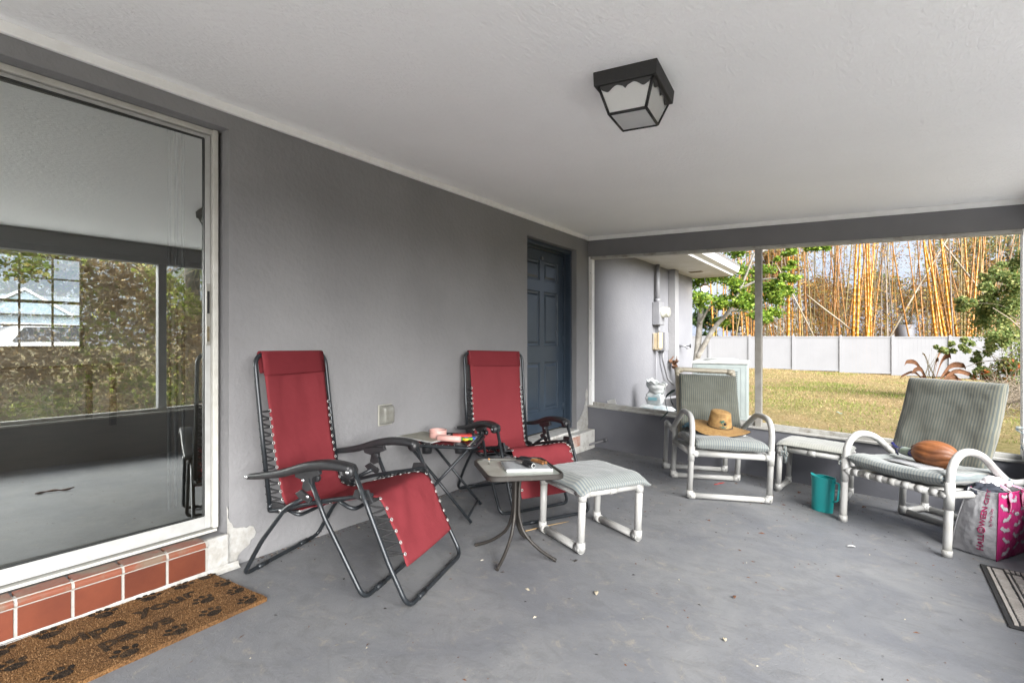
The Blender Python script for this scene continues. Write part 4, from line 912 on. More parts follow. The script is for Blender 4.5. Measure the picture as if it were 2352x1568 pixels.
# ---- things on chair two
o = tag(on_table(c2, 'magazine', .0, .20, .4975, R(-12)), 'thin open booklet on the wide armchair seat in front of the coconut', 'booklet')
MB().grid(lambda u, v: ((u*2-1)*.15, (v*2-1)*.09, .004+.006*math.sin(u*3.14)), 8, 3).build('pages', M_paper, o, solid=.005)
MB().grid(lambda u, v: ((u*2-1)*.148, (v*2-1)*.088, .0072+.006*math.sin(u*3.14)), 8, 3).build('printed_page', mat('grey_page', (.30, .31, .33), .5, (.5, .5, .5), 10), o, solid=.0008)
M_coco = mat('coconut_husk', (.34, .125, .04), .5, (.16, .055, .02), 5, bump=.6, bsc=28, spec=.4)
o = tag(on_table(c2, 'coconut', .075, .32, .578, R(12)), 'large ribbed brown coconut in its husk on the wide armchair', 'coconut')
def coco(u, v):
    t_ = u*math.pi; a = v*2*math.pi; r_ = math.sin(t_)**.85; rib = 1+(.045-.085*abs(math.cos(a*5.5+1.2*noise.noise(Vector((u*3, 0, 0)))))**6)*math.sin(t_)+.02*noise.noise(Vector((math.cos(a)*4, math.sin(a)*4, u*5)))
    x = -math.cos(t_)*.135; return (x, r_*.100*math.cos(a)*rib, r_*.094*math.sin(a)*rib)
MB().grid(coco, 30, 72).build('husk', M_coco, o)
m = MB()
for k in range(7): a = k*.9; m.add([(-.128, .02*math.cos(a), .02*math.sin(a)), (-.137, .035*math.cos(a+.3), .035*math.sin(a+.3)), (-.120, .052*math.cos(a), .052*math.sin(a)), (-.128, .04*math.cos(a-.4), .04*math.sin(a-.4))], [(0, 1, 2, 3)], True)
m.build('stem_scales', mat('dry_husk', (.16, .07, .03), .8), o, solid=.003)
o = tag(on_table(c2, 'spray_bottle', -.125, .34, .560, R(-28)), 'dark blue trigger bottle lying on the wide armchair beside the coconut', 'bottle')
M_blue = mat('cobalt_plastic', (.012, .015, .11), .2, (.02, .02, .13), 8, spec=.7)
RX_ = Matrix.Rotation(R(90), 4, 'Y')
MB().lathe([(0, -.13), (.02, -.132), (.034, -.122), (.036, -.10), (.036, .03), (.030, .055), (.016, .075), (.015, .09), (0, .09)], 20, sx=.8, M=Matrix.Rotation(R(-90), 4, 'Y')).build('bottle_body', M_blue, o)
MB().lathe([(.0375, -.08), (.0375, .015)], 20, sx=.81, M=Matrix.Rotation(R(-90), 4, 'Y')).build('bottle_label', mat('pale_label', (.42, .46, .44), .5, (.25, .32, .22), 18), o)
MB().tube(smooth([(-.085, 0, 0), (-.11, 0, .006), (-.135, 0, .012), (-.16, 0, .03), (-.165, 0, .034)], 4), [.013]*5+[.014]*4+[.012]*4+[.009]*4, 10).tube(smooth([(-.12, 0, -.008), (-.105, 0, -.03), (-.085, 0, -.042)], 4), .006, 8).build('trigger_head', M_blue, o)

# ---- teal jug
jug = tag(empty('jug'), 'teal plastic jug standing on the floor beside the footstool', 'jug')
M_tl = mat('teal_plastic', (.018, .35, .345), .35, (.022, .39, .385), 4, spec=.5)
def jugf(rin, z0, z1, flip):
    def f(u, v):
        a = v*2*math.pi; z = z0+(z1-z0)*u; k = .88+.12*(z/.27); rx_, ry_ = rin*1.0*k, rin*.78*k
        lip = .012*max(0, math.cos(a-math.pi))**6*max(0, (z-.22)/.05)
        zz = z+(.010*max(0, math.cos(a-math.pi))**4 - .010*max(0, math.cos(a-math.pi+.55))**30 if u > .95 else 0)
        return ((rx_+lip)*math.cos(a), ry_*math.sin(a), zz)
    return f
m = MB().grid(jugf(.088, 0.0, .268, 0), 12, 48).grid(jugf(.084, .006, .268, 1), 12, 48, flip=True)
m.lathe([(0, .001), (.070, .001)], 32, sy=.8); m.lathe([(.069, .006), (0, .006)], 32, sy=.8)
m.tube([Vector(jugf(.086, 0, .268, 0)(1, k/48)) for k in range(48)], .003, 6, closed=True); m.build('jug_body', M_tl, jug)
m = MB(); sweep(m, fillet([(.080, 0, .245), (.118, 0, .243), (.112, 0, .105), (.072, 0, .085)], .022, 6), [.011]*16, [.006]*16, (0, 1, 0), e=.6); m.build('handle', M_tl, jug)
put(jug, 2.505, 4.80, R(-22))

# ---- pink bat-print shopping bag
bag = tag(empty('shopping_bag'), 'stuffed pink and white shopping bag with bat print and lettering on its side', 'bag')
BL, BW, BH = .42, .23, .425
M_bagw = mat('bag_white', (.46, .455, .465), .42, (.40, .395, .405), 7, bump=.8, bsc=14, dist=.012, spec=.4)
M_bagp = mat('bag_pink', (.46, .030, .16), .42, (.40, .022, .13), 7, bump=.7, bsc=14, dist=.012, spec=.4)
M_txt = mat('magenta_ink', (.36, .012, .10), .5)
def crumple(p, q, s): return .007*noise.noise(Vector((p*9+s, q*9, s)))+.004*noise.noise(Vector((p*22, q*22+s, 1)))
# local: origin at the front corner; x along the pink face, y along the white side (to the left), z up
def pinkf(p, q):   # p 0..1 along x, q 0..1 up
    bl = .018*math.sin(p*math.pi)*math.sin(min(1, q*1.1)*math.pi)**.7
    return Vector((BL*p+.015*q*(p-.3), -bl-crumple(p, q, 0)*math.sin(p*math.pi), BH*q-.012*math.sin(p*math.pi)*(q > .97)))
def whitef(p, q):  # p 0..1 along y
    bl = .022*math.sin(p*math.pi)*math.sin(min(1, q*1.1)*math.pi)**.7
    return Vector((-bl-crumple(p, q, 5)*math.sin(p*math.pi)-.0, BW*p*(1-.34*q**1.6), BH*q-.010*math.sin(p*math.pi)*q))
def backf(p, q): return Vector((BL*p+.015*q*(p-.3), BW*(1-.34*q**1.6)+.015*math.sin(p*math.pi)*math.sin(q*math.pi), BH*q))
def rightf(p, q): return Vector((BL+.0105*q+.015*math.sin(p*math.pi)*math.sin(q*math.pi), BW*p*(1-.34*q**1.6), BH*q))
m = MB().grid(lambda u, v: pinkf(u, v), 30, 30).grid(lambda u, v: backf(u, v), 20, 20, flip=True); m.build('pink_panel', M_bagp, bag, solid=.002)
m = MB().grid(lambda u, v: whitef(u, v), 20, 30, flip=True).grid(lambda u, v: rightf(u, v), 12, 20); m.build('white_panel', M_bagw, bag, solid=.002)
MB().box(.002, BL-.002, .002, BW-.002, .003, .006).build('bag_base', M_bagp, bag)
m = MB().tube([pinkf(k/20, 1)+Vector((0, 0, 0)) for k in range(21)], .004, 6).tube([pinkf(0, k/20) for k in range(21)], .0035, 6); m.build('piping', M_bagp, bag)
m = MB().tube([whitef(1, k/20)+Vector((-.002, 0, 0)) for k in range(21)], .004, 6).tube([whitef(k/20, 1) for k in range(21)], .003, 6); m.build('piping', M_bagw, bag)
# side gusset bulge beyond the white panel: pink edge
def onwhite(vs, fs, fn, off=.0022):
    return [fn(v)+Vector((-off, 0, 0)) for v in vs], fs
def place_text(txt, size, p0, q0, bold=0):
    """write upwards along the white side: text x -> up, text y -> towards the left (p)"""
    vs, fs = text_mesh(txt, size, 0, bold)
    # split long faces is not needed: letters are small next to the folds
    return [whitef(min(max(p0+v.y/BW, 0), 1), q0+v.x/BH)+Vector((-.0032, 0, 0)) for v in vs], fs, (max(v.x for v in vs) if vs else 0)
tx = MB(); cur = .045
for part in ('HALL', 'O', 'WEEN CITY'):
    if part == 'O':
        cp = (.36+.016/BW, (cur+.021)/BH) if 0 else (.28+.015/BW, (cur+.021))
        cy_q = (cur+.021)/BH; pc = .28+.0155/BW
        ring = [whitef(pc+.0185*math.cos(a)/BW, cy_q+.0185*math.sin(a)/BH)+Vector((-.003, 0, 0)) for a in [k*math.pi/12 for k in range(24)]]
        tx.tube(ring, .0034, 6, closed=True)
        for pts in ([(-.006, -.009), (-.008, 0), (-.006, .009)], [(.007, -.008), (.002, -.004)], [(.007, .008), (.002, .004)], [(.018, 0), (.027, .003)]):
            tx.tube([whitef(pc+a_/BW, cy_q+b__/BH)+Vector((-.003, 0, 0)) for a_, b__ in pts], .0028, 6)
        cur += .045
    else:
        vs, fs, wd = place_text(part, .046, .28, cur/BH, .0012); tx.add(vs, fs); cur += wd+.004
vs, fs, wd = place_text('by Party City', .022, .135, .21/BH, .0003)
tx.add([v for v in vs], fs)
tx.build('lettering', M_txt, bag)
# white bats on the pink face
bat = [(0, .012), (.004, .020), (.007, .012), (.016, .016), (.030, .026), (.046, .020), (.058, .004), (.046, .006), (.038, -.004), (.028, .002), (.018, -.010), (.008, -.004), (0, -.018)]
bat = bat + [(-x, y) for x, y in bat[::-1][1:-1]]
rb = random.Random(2); bm2 = MB()
for (p, q, s, a) in [(.15, .93, .8, -10), (.13, .76, .95, -25), (.22, .60, .95, 22), (.16, .44, 1, -12), (.20, .275, .9, -22), (.24, .10, .95, 25), (.48, .86, .9, 15), (.47, .66, .9, -18), (.52, .50, .95, 10), (.48, .33, .95, -15), (.55, .16, .9, 20), (.78, .9, .9, -20), (.77, .72, .95, 15), (.80, .54, .9, -15), (.76, .36, .95, 20), (.82, .18, .9, -10)]:
    ca, sa = math.cos(R(a)), math.sin(R(a)); vs = []
    for x, y in bat: X_, Y_ = (x*ca-y*sa)*s*.95, (x*sa+y*ca)*s*.95; vs.append(pinkf(min(max(p+X_/BL, 0), 1), min(max(q+Y_/BH, 0), 1))+Vector((0, -.0032, 0)))
    vs.append(pinkf(p, q)+Vector((0, -.0032, 0))); n_ = len(bat); bm2.add(vs, [(i, (i+1) % n_, n_) for i in range(n_)])
bm2.build('bat_print', M_bagw, bag)
m = MB()
for (x_, fn) in ((.12, 0), (.31, 0)):
    pass
hp = smooth([(.115, -.014, .30), (.112, -.017, .40), (.118, -.006, .435), (.15, .05, .455), (.21, .09, .462), (.27, .05, .450), (.30, -.006, .432), (.305, -.018, .40), (.302, -.015, .30)], 5)
ribbon(m, [(p.x, p.y, p.z) for p in hp[::3]], .03, (1, .2, 0)); m.build('handle', mat('pale_pink_strap', (.72, .30, .42), .6), bag, solid=.003)
put(bag, 3.470, 4.366, math.atan2(.889, .457)); bpy.context.view_layer.update()
def crumpled(name, label, cat, lx, ly, lz, sx, sy, sz, m_, seed, fr=2.2, amp=.35):
    o = tag(on_table(bag, name, lx, ly, lz, seed), label, cat)
    def f(u, v):
        t_ = u*math.pi; a = v*2*math.pi; d = Vector((math.sin(t_)*math.cos(a), math.sin(t_)*math.sin(a), math.cos(t_))); k = 1+amp*noise.noise(d*fr+Vector((seed, 0, 0)))+amp*.4*noise.noise(d*fr*3+Vector((0, seed, 0)))
        return (d.x*sx*k, d.y*sy*k, d.z*sz*k)
    MB().grid(f, 24, 36).build(name+'_bulk', m_, o); return o
crumpled('plastic_bag', 'crumpled white plastic bag stuffed in the top of the pink shopping bag', 'plastic bag', .27, .14, .425, .13, .09, .055, mat('white_film', (.74, .70, .71), .3, (.62, .42, .47), 10, spec=.6, lo=.5, hi=.75), 3)
crumpled('dark_cloth', 'dark navy cloth showing at the top of the pink shopping bag', 'cloth', .10, .10, .405, .10, .08, .045, mat('navy_cloth', (.015, .018, .03), .85, (.03, .035, .05), 12), 9)
# ---- paw-print doormat
dm = tag(empty('doormat'), 'brown coir doormat with black paw prints and faded lettering by the tiled step', 'doormat')
M_coir = mat('coir', (.225, .120, .052), .95, (.155, .085, .042), 5, bump=1, bsc=160, dist=.010, spec=.1)
t, n, L = nodes_of(M_coir); b = n['Principled BSDF']; tc = n.new('ShaderNodeTexCoord'); q = n.new('ShaderNodeTexNoise'); q.inputs['Scale'].default_value = 130; q.inputs['Detail'].default_value = 3; L(tc.outputs['Object'], q.inputs[0])
src = b.inputs['Base Color'].links[0].from_socket; mx = n.new('ShaderNodeMix'); mx.data_type = 'RGBA'; mx.blend_type = 'MULTIPLY'; mx.inputs[0].default_value = .8; rw = n.new('ShaderNodeValToRGB'); rw.color_ramp.elements[0].position = .35; rw.color_ramp.elements[1].position = .62; rw.color_ramp.elements[0].color = (.45, .42, .40, 1); rw.color_ramp.elements[1].color = (1.25, 1.2, 1.1, 1); L(q.outputs['Fac'], rw.inputs[0]); L(src, mx.inputs[6]); L(rw.outputs[0], mx.inputs[7]); L(mx.outputs[2], b.inputs['Base Color'])
ML, MW = 1.28, .50    # along the step, out from it
def matf(u, v, dz=.018):
    x = (u-.5)*ML; y = (v-.5)*MW; return (x+.004*noise.noise(Vector((v*6, 0, 0)))*(u in (0, 1)), y+.004*noise.noise(Vector((u*14, 2, 0)))*(v in (0, 1)), dz+.0018*noise.noise(Vector((x*30, y*30, 0))))
m = MB().grid(lambda u, v: matf(u, v), 90, 36); 
m.grid(lambda u, v: (lambda p: (p[0], p[1], .018*v))(matf(u, 0)), 90, 1, flip=True); m.grid(lambda u, v: (lambda p: (p[0], p[1], .018*v))(matf(u, 1)), 90, 1); m.grid(lambda u, v: (lambda p: (p[0], p[1], .018*v))(matf(1, u)), 36, 1); m.grid(lambda u, v: (lambda p: (p[0], p[1], .018*v))(matf(0, u)), 36, 1, flip=True)
m.build('coir_pile', M_coir, dm)
# thousands of short fibres stand up out of the pile
rf = random.Random(11); m = MB()
for k in range(15000):
    x = (rf.random()-.5)*ML; y = (rf.random()-.5)*MW; a = rf.random()*6.28; l_ = rf.uniform(.004, .010); dx, dy = math.cos(a)*.0012, math.sin(a)*.0012; tx_, ty_ = rf.uniform(-.005, .005), rf.uniform(-.005, .005)
    m.add([(x-dx, y-dy, .017), (x+dx, y+dy, .017), (x+tx_, y+ty_, .018+l_*.7)], [(0, 1, 2)])
fib = m.build('coir_fibres', leafmat('coir_fibre', [(.12, .065, .03), (.24, .13, .055), (.34, .20, .095)], .1, .9), dm); fib['kind'] = 'stuff'
M_ink = mat('black_mat_ink', (.022, .018, .015), .95, (.10, .065, .038), 26, bump=1, bsc=160, dist=.008, spec=.1, lo=.45, hi=.8)
M_inkf = mat('faded_mat_ink', (.030, .023, .017), .95, (.085, .052, .03), 26, bump=1, bsc=160, dist=.008, spec=.1, lo=.4, hi=.75)
def blob(m, cx, cy, rx_, ry_, rot, seed, z=.0215, n_=18):
    vs = []; 
    for k in range(n_):
        a = 2*math.pi*k/n_; w_ = 1+.22*noise.noise(Vector((math.cos(a)*2+seed, math.sin(a)*2, seed))); x = rx_*w_*math.cos(a); y = ry_*w_*math.sin(a); vs.append((cx+x*math.cos(rot)-y*math.sin(rot), cy+x*math.sin(rot)+y*math.cos(rot), z))
    vs.append((cx, cy, z)); m.add(vs, [(k, (k+1) % n_, n_) for k in range(n_)])
def paw(m, cx, cy, rot, s, seed):
    c_, s_ = math.cos(rot), math.sin(rot)
    def T(x, y): return cx+(x*c_-y*s_)*s, cy+(x*s_+y*c_)*s
    x, y = T(0, -.012); blob(m, x, y, .028*s, .021*s, rot, seed)
    for (px_, py_, q_) in ((-.034, .012, .5), (-.013, .030, .1), (.013, .030, -.1), (.034, .012, -.5)): x, y = T(px_, py_); blob(m, x, y, .0095*s, .0135*s, rot+q_, seed+px_*50)
pw = [(.595, .195, -.6, 1.05), (.605, .045, .2, .95), (.597, -.076, .9, .95), (.575, -.21, .2, 1.05), (.482, .19, -.5, 1.1), (.34, .195, -.4, 1.1), (.167, .20, -.3, 1.15), (-.016, .20, -.2, 1.2), (-.17, .20, -.2, 1.2), (.47, -.04, .3, 1.15), (.428, -.176, .1, 1.1), (.271, -.205, .2, 1.1), (.093, -.20, .2, 1.15), (-.167, .05, .3, 1.2), (-.092, -.15, .1, 1.1), (-.33, .18, 0, 1.1), (-.34, -.17, 0, 1.1), (-.5, .1, 0, 1.1), (-.5, -.12, .1, 1)]
m = MB()
for i, (x, y, r_, s) in enumerate(pw): paw(m, x, y, r_, s, i*3.1)
m.build('paw_prints', M_ink, dm)
def mat_text(txt, size, x0, y0, rot, bold=.004):
    vs, fs = text_mesh(txt, size, 0, bold); c_, s_ = math.cos(rot), math.sin(rot)
    return [(x0+v.x*1.15*c_-v.y*s_, y0+v.x*1.15*s_+v.y*c_+.004*math.sin(v.x*40), .0217) for v in vs], fs
m = MB()
vs, fs = mat_text('wipe', .112, -.06, .040, R(-4)); m.add(vs, fs); vs, fs = mat_text('your', .112, .235, .045, R(-2)); m.add(vs, fs); vs, fs = mat_text('paws', .112, .045, -.105, R(-3)); m.add(vs, fs)
m.build('lettering', M_inkf, dm)
put(dm, .300, .660, R(94), 0)
# ---- moulded rubber mat by the bag
rm_ = tag(empty('rubber_mat'), 'black-edged rubber mat with grey stone pattern at the right edge', 'doormat')
MB().box(0, .46, -.93, 0, 0, .010).build('rubber_base', mat('black_rubber', (.02, .02, .02), .7, (.04, .038, .035), 20), rm_, bevel=.004)
rs = random.Random(9); m = MB()
def stone(x0, x1, y0, y1):
    c = [(x0+rs.uniform(0, .004), y0+rs.uniform(0, .004)), (x1-rs.uniform(0, .004), y0+rs.uniform(0, .004)), (x1-rs.uniform(0, .004), y1-rs.uniform(0, .004)), (x0+rs.uniform(0, .004), y1-rs.uniform(0, .004))]
    m.add([(c[k][0], c[k][1], .0095) for k in range(4)]+[(c[k][0]*.94+.06*(x0+x1)/2, c[k][1]*.94+.06*(y0+y1)/2, .016) for k in range(4)], [(4, 5, 6, 7), (0, 1, 5, 4), (1, 2, 6, 5), (2, 3, 7, 6), (3, 0, 4, 7)])
for side in range(2):
    y = -.885
    while y < -.055: stone(.046+side*.318, .096+side*.318, y, y+.021); y += .0245
    stone(.022+side*.394, .040+side*.394, -.905, -.025); stone(.102+side*.236, .118+side*.236, -.845, -.085)
for k in range(11): stone(.104+k*.0235, .124+k*.0235, -.072, -.028); stone(.104+k*.0235, .124+k*.0235, -.902, -.858)
y = -.835
while y < -.12:
    h_ = rs.choice([.05, .07, .09]); h_ = min(h_, -.095-y); x = .124
    while x < .325:
        w_ = rs.choice([.05, .075, .10]); x1 = min(x+w_, .336)
        if x1-x > .02: stone(x, x1-.006, y, y+h_-.006)
        x += w_
    y += h_
m.build('stone_pattern', mat('worn_stone_print', (.56, .51, .46), .8, (.44, .40, .355), 12, bump=.5, bsc=60), rm_, bevel=0)
put(rm_, 3.372, 4.215, R(-1.2))
# ---- small weatherproof outlet on the wall
ob = tag(empty('outlet_cover', (0, 2.465, .703)), 'clear weatherproof outlet cover on the grey wall between the recliners', 'outlet')
M_clear = mat('cloudy_plastic', (.60, .60, .54), .25, (.45, .44, .38), 18, trans=.55, spec=.5)
MB().box(.001, .012, -.062, .062, -.075, .072).build('back_plate', mat('beige_plate', (.45, .44, .38), .5), ob, bevel=.004)
MB().box(.0125, .022, -.032, .032, -.055, .050).build('socket_plate', mat('white_socket', (.70, .69, .64), .5), ob, bevel=.002)
m = MB(); 
def oc(u, v):
    y = (u*2-1); z = (v*2-1); k = (1-abs(y)**6)**.5*(1-abs(z)**6)**.5; return (.0125+.050*k, y*.056, z*.068)
m.grid(oc, 18, 18); m.build('clear_lid', M_clear, ob)
m = MB()
for k in range(5): m.tube([(.040+.002*k, -.05+.005*k, -.06), (.046+.002*k, -.05+.005*k, .055)], .0012, 5)
m.build('lid_ribs', M_clear, ob)
# ---- capped pipe leaning from the door step to the end wall
pp = tag(empty('drain_pipe', (.02, 5.40, .0)), 'grey painted pipe stub with round cap on the floor by the door step', 'pipe')
MB().tube([(0, 0, -.02), (.235, .205, .055)], .013, 12).build('pipe_run', M_beam, pp)
MB().lathe([(0, -.03), (.018, -.03), (.018, -.012), (.024, -.010), (.026, .004), (.022, .018), (0, .024)], 16, M=Matrix.Translation((.235, .205, .055)) @ Vector((.235, .205, .075)).to_track_quat('Z', 'Y').to_matrix().to_4x4()).build('pipe_cap', mat('grey_cap', (.12, .12, .13), .5), pp)
# ---- ceiling lantern
zc = ceil_z(1.98)
cl = tag(empty('ceiling_light', (1.932, 2.277, ceil_z(1.932))), 'black metal ceiling lantern with frosted glass panes and scalloped rim', 'ceiling light'); cl.rotation_euler = (0, R(2.06), R(5.5))
M_lan = mat('black_lantern_paint', (.010, .010, .011), .55, (.018, .017, .016), 22, bump=.25, bsc=70, dist=.002)
a_, b2_ = .143, .168; H1 = .062; za, zb = -.062, -.172; ta, tb = .121, .145; ba, bb = .084, .103
m = MB()
m.hexa([Vector(p) for p in ((-a_+.004,-b2_+.004,-H1),(a_-.004,-b2_+.004,-H1),(a_-.004,b2_-.004,-H1),(-a_+.004,b2_-.004,-H1),(-a_,-b2_,-.0),(a_,-b2_,-.0),(a_,b2_,-.0),(-a_,b2_,-.0))])
m.build('canopy', M_lan, cl, bevel=.003)
m = MB(); r_ = .0078
C4 = [(-1, -1), (1, -1), (1, 1), (-1, 1)]
for (sx_, sy_) in C4: m.tube([(sx_*ta, sy_*tb, za), (sx_*ba, sy_*bb, zb)], r_, 4)
for k in range(4):
    p, q = C4[k], C4[(k+1) % 4]; m.tube([(p[0]*ba, p[1]*bb, zb), (q[0]*ba, q[1]*bb, zb)], r_, 4)
m.build('lantern_frame', M_lan, cl)
M_frost = mat('frosted_glass', (.92, .92, .90), .35, (.86, .86, .84), 5, trans=.5, spec=.5)
for k in range(4):
    p, q = C4[k], C4[(k+1) % 4]
    s = .985
    MB().add([(p[0]*ta*s, p[1]*tb*s, za), (q[0]*ta*s, q[1]*tb*s, za), (q[0]*ba*s, q[1]*bb*s, zb), (p[0]*ba*s, p[1]*bb*s, zb)], [(0, 1, 2, 3)]).build('side_pane', M_frost, cl, solid=.003)
    # scalloped skirt hanging in front of the pane
    n_ = 40; up_, lo_ = [], []
    P0, P1 = Vector((p[0]*ta, p[1]*tb, za)), Vector((q[0]*ta, q[1]*tb, za)); D0, D1 = Vector((p[0]*(ba-ta), p[1]*(bb-tb), zb-za)), Vector((q[0]*(ba-ta), q[1]*(bb-tb), zb-za)); out_ = (P1-P0).cross(Vector((0, 0, 1))).normalized()*.0045
    for j in range(n_+1):
        t_ = j/n_; x = abs(t_-.5)*2   # 0 centre, 1 corner
        dpt = .15+.10*math.exp(-((x)/.06)**2)-.08*math.exp(-((x-.32)/.16)**2)+.12*math.exp(-((x-.72)/.16)**2)-.12*max(0, (x-.9)/.1)
        base_ = P0.lerp(P1, t_)+out_; dd = D0.lerp(D1, t_); up_.append(base_+Vector((0, 0, .002))); lo_.append(base_+dd*dpt*.9)
    MB().add(up_+lo_, [(j, j+1, n_+2+j, n_+1+j) for j in range(n_)]).build('scalloped_skirt', M_lan, cl, solid=.002)
MB().add([(p[0]*ba*.97, p[1]*bb*.97, zb) for p in C4], [(0, 1, 2, 3)]).build('bottom_pane', M_frost, cl, solid=.003)
# dirt trails and cobweb specks on the ceiling by the lantern
wb = tag(empty('wasp_trail', (2.10, 2.0, ceil_z(2.1)-.004)), 'thin dark insect trail on the ceiling beside the lantern', 'insect trail')
rw_ = random.Random(4); m = MB()
for k in range(16): t_ = k/15; x = .035*t_+rw_.uniform(-.002, .002); y = -.075*t_+rw_.uniform(-.002, .002); m.lathe([(0, -.002), (.0022, 0), (0, .002)], 6, c=(x, y, 0))
m.build('trail_specks', mat('dark_specks', (.05, .03, .02), .9), wb); wb.location = at(1541, 145, 2.36)
# ================================================================ OUTSIDE
def leafball(m, c, rad, n, size, rnd, squash=1, shell=.35, bias=(0, 0, 0)):
    """leaf quads scattered through a lumpy volume"""
    for _ in range(n):
        d = Vector((rnd.gauss(0, 1), rnd.gauss(0, 1), rnd.gauss(0, 1))).normalized(); r_ = rad*(shell+(1-shell)*rnd.random())*(1+.35*noise.noise(d*2.2+Vector(c)))
        p = Vector(c)+Vector((d.x*r_, d.y*r_, d.z*r_*squash))+Vector(bias)
        leaf(m, p, size*rnd.uniform(.6, 1.3), rnd)
def leaf(m, p, s, rnd, long=1.6, droop=.4):
    u = Vector((rnd.gauss(0, 1), rnd.gauss(0, 1), rnd.gauss(0, .6)-droop*.5)).normalized(); v = u.cross(Vector((rnd.gauss(0, 1), rnd.gauss(0, 1), rnd.gauss(0, 1)))).normalized()
    a = u*s*long*.5; b_ = v*s*.5; m.add([p-a, p-a*.1+b_, p+a, p-a*.1-b_], [(0, 1, 2, 3)])
def twig(m, p0, d, l_, r0, rnd, n=5, wob=.25, g=0, sides=5):
    pts = [Vector(p0)]; d = Vector(d).normalized()
    for k in range(n): d = (d+Vector((rnd.gauss(0, wob), rnd.gauss(0, wob), rnd.gauss(0, wob)-g))*.6).normalized(); pts.append(pts[-1]+d*l_/n)
    m.tube(pts, [r0*(1-.75*k/n) for k in range(n+1)], sides, cap=False); return pts
M_bark = mat('grey_bark', (.36, .34, .31), .9, (.20, .18, .15), 7, bump=.8, bsc=30, dist=.01)
M_twig = mat('dry_twig', (.17, .13, .09), .9, (.27, .22, .16), 3)
# ---- white vinyl fence, one thing, with its panels, posts and rails
fa_, fb2 = Vector((-.69, 31.96, 0)), Vector((5.89, 32.09, 0)); fd_ = (fb2-fa_).normalized(); fn_ = Vector((-fd_.y, fd_.x, 0))
fence = tag(empty('fence', fa_), 'long white vinyl privacy fence at the end of the yard', 'fence')
M_vin = mat('white_vinyl', (.29, .29, .30), .5, (.27, .27, .28), 1.2, bump=.05, bsc=20, lo=.35, hi=.7)
def fbox(m, s0, s1, d0, d1, z0, z1):
    c = [fd_*s+fn_*d for s, d in ((s0, d0), (s1, d0), (s1, d1), (s0, d1))]; m.hexa([p+Vector((0, 0, z0)) for p in c]+[p+Vector((0, 0, z1)) for p in c]); return m
PW = 2.20; s0_ = -.0635
for k in range(-6, 10):
    s = s0_+k*PW; wz = ground_z(*(fa_+fd_*s).to_2d())-.02; ht = 1.50-.018*k
    fbox(MB(), s, s+.127, -.06, .067, wz, ht+.03).add([fd_*(s+.0635)+fn_*.003+Vector((0, 0, ht+.09))]+[fd_*(s+a_)+fn_*b_+Vector((0, 0, ht+.03)) for a_, b_ in ((-.01, -.07), (.137, -.07), (.137, .077), (-.01, .077))], [(0, 2, 1), (0, 3, 2), (0, 4, 3), (0, 1, 4), (1, 2, 3, 4)]).build('fence_post', M_vin, fence)
    m = MB(); x = s+.13
    while x < s+PW-.01: fbox(m, x, min(x+.1485, s+PW-.004), -.012, .012+.0, wz+.08, ht-.06); x += .150
    m.build('fence_panel', M_vin, fence)
    m = MB(); fbox(m, s+.129, s+PW-.002, -.03, .03, ht-.07, ht); m.build('fence_rail', M_vin, fence); m = MB(); fbox(m, s+.129, s+PW-.002, -.03, .03, wz+.02, wz+.12); m.build('fence_rail', M_vin, fence)
# ---- grass: short blades, straw and green
rg = random.Random(21); m = MB()
for k in range(95000):
    q = rg.random()**.8; d = 7.0+q*22; u = rg.uniform(.10, 1.12); p = _C+(_fw+_rt*u)*d
    if p.y < 6.0: continue
    if p.x < .05 and p.y < 10.2: continue
    g = noise.noise(Vector((p.x*.35, p.y*.35, 3)))+.45*noise.noise(Vector((p.x*1.7, p.y*1.7, 7)))
    g -= .04*max(0, d-12)-.12*max(0, 9.5-d)
    if rg.random() < .12+max(0, -g)*.35: continue
    z = ground_z(p.x, p.y); l_ = rg.uniform(.025, .06)*(1+.5*q); w_ = .003+.00028*d; a = rg.random()*6.28; dx, dy = math.cos(a)*w_, math.sin(a)*w_; tx_, ty_ = rg.gauss(0, .035), rg.gauss(0, .035)
    m.m = 0 if g+rg.gauss(0, .30) > .12 else 1
    m.add([(p.x-dx, p.y-dy, z), (p.x+dx, p.y+dy, z), (p.x+tx_, p.y+ty_, z+l_*(1 if m.m == 0 else .6))], [(0, 1, 2)])
gr = m.build('grass', [leafmat('green_blade', [(.10, .17, .02), (.20, .27, .035), (.30, .32, .06)], .3), leafmat('straw_blade', [(.22, .14, .06), (.42, .30, .13), (.55, .42, .22)], .2)])
tag(gr, 'short patchy lawn grass with dry straw', 'grass', kind='stuff')
# ---- air conditioner
ac = tag(empty('air_conditioner', (.815, 8.86, -.07), R(9)), 'pale green-grey air conditioning unit standing on the lawn by the house', 'air conditioner')
M_ac = mat('ac_paint', (.34, .385, .375), .45, (.29, .33, .325), 5, bump=.1, bsc=90, dist=.002); M_act = mat('ac_top_paint', (.46, .47, .46), .45, (.38, .385, .37), 9)
w_ = .40; H_ = .98
MB().box(-w_-.05, w_+.05, -w_-.05, w_+.05, -.10, .05).build('concrete_pad', mat('pad_concrete', (.38, .36, .33), .9, (.28, .26, .23), 9), ac, bevel=.01)
m = MB()
for sx_, sy_ in C4: m.box(sx_*w_-.035 if sx_ > 0 else sx_*w_, sx_*w_ if sx_ > 0 else sx_*w_+.035, sy_*w_-.035 if sy_ > 0 else sy_*w_, sy_*w_ if sy_ > 0 else sy_*w_+.035, .052, H_-.04)
m.box(-w_+.002, w_-.002, -w_+.002, w_-.002, .053, .12); m.box(-w_+.002, w_-.002, -w_+.002, w_-.002, H_-.10, H_-.042)
m.box(w_-.10, w_-.036, -w_+.001, -w_+.01, .12, H_-.10)
m.build('cabinet', M_ac, ac, bevel=.008)
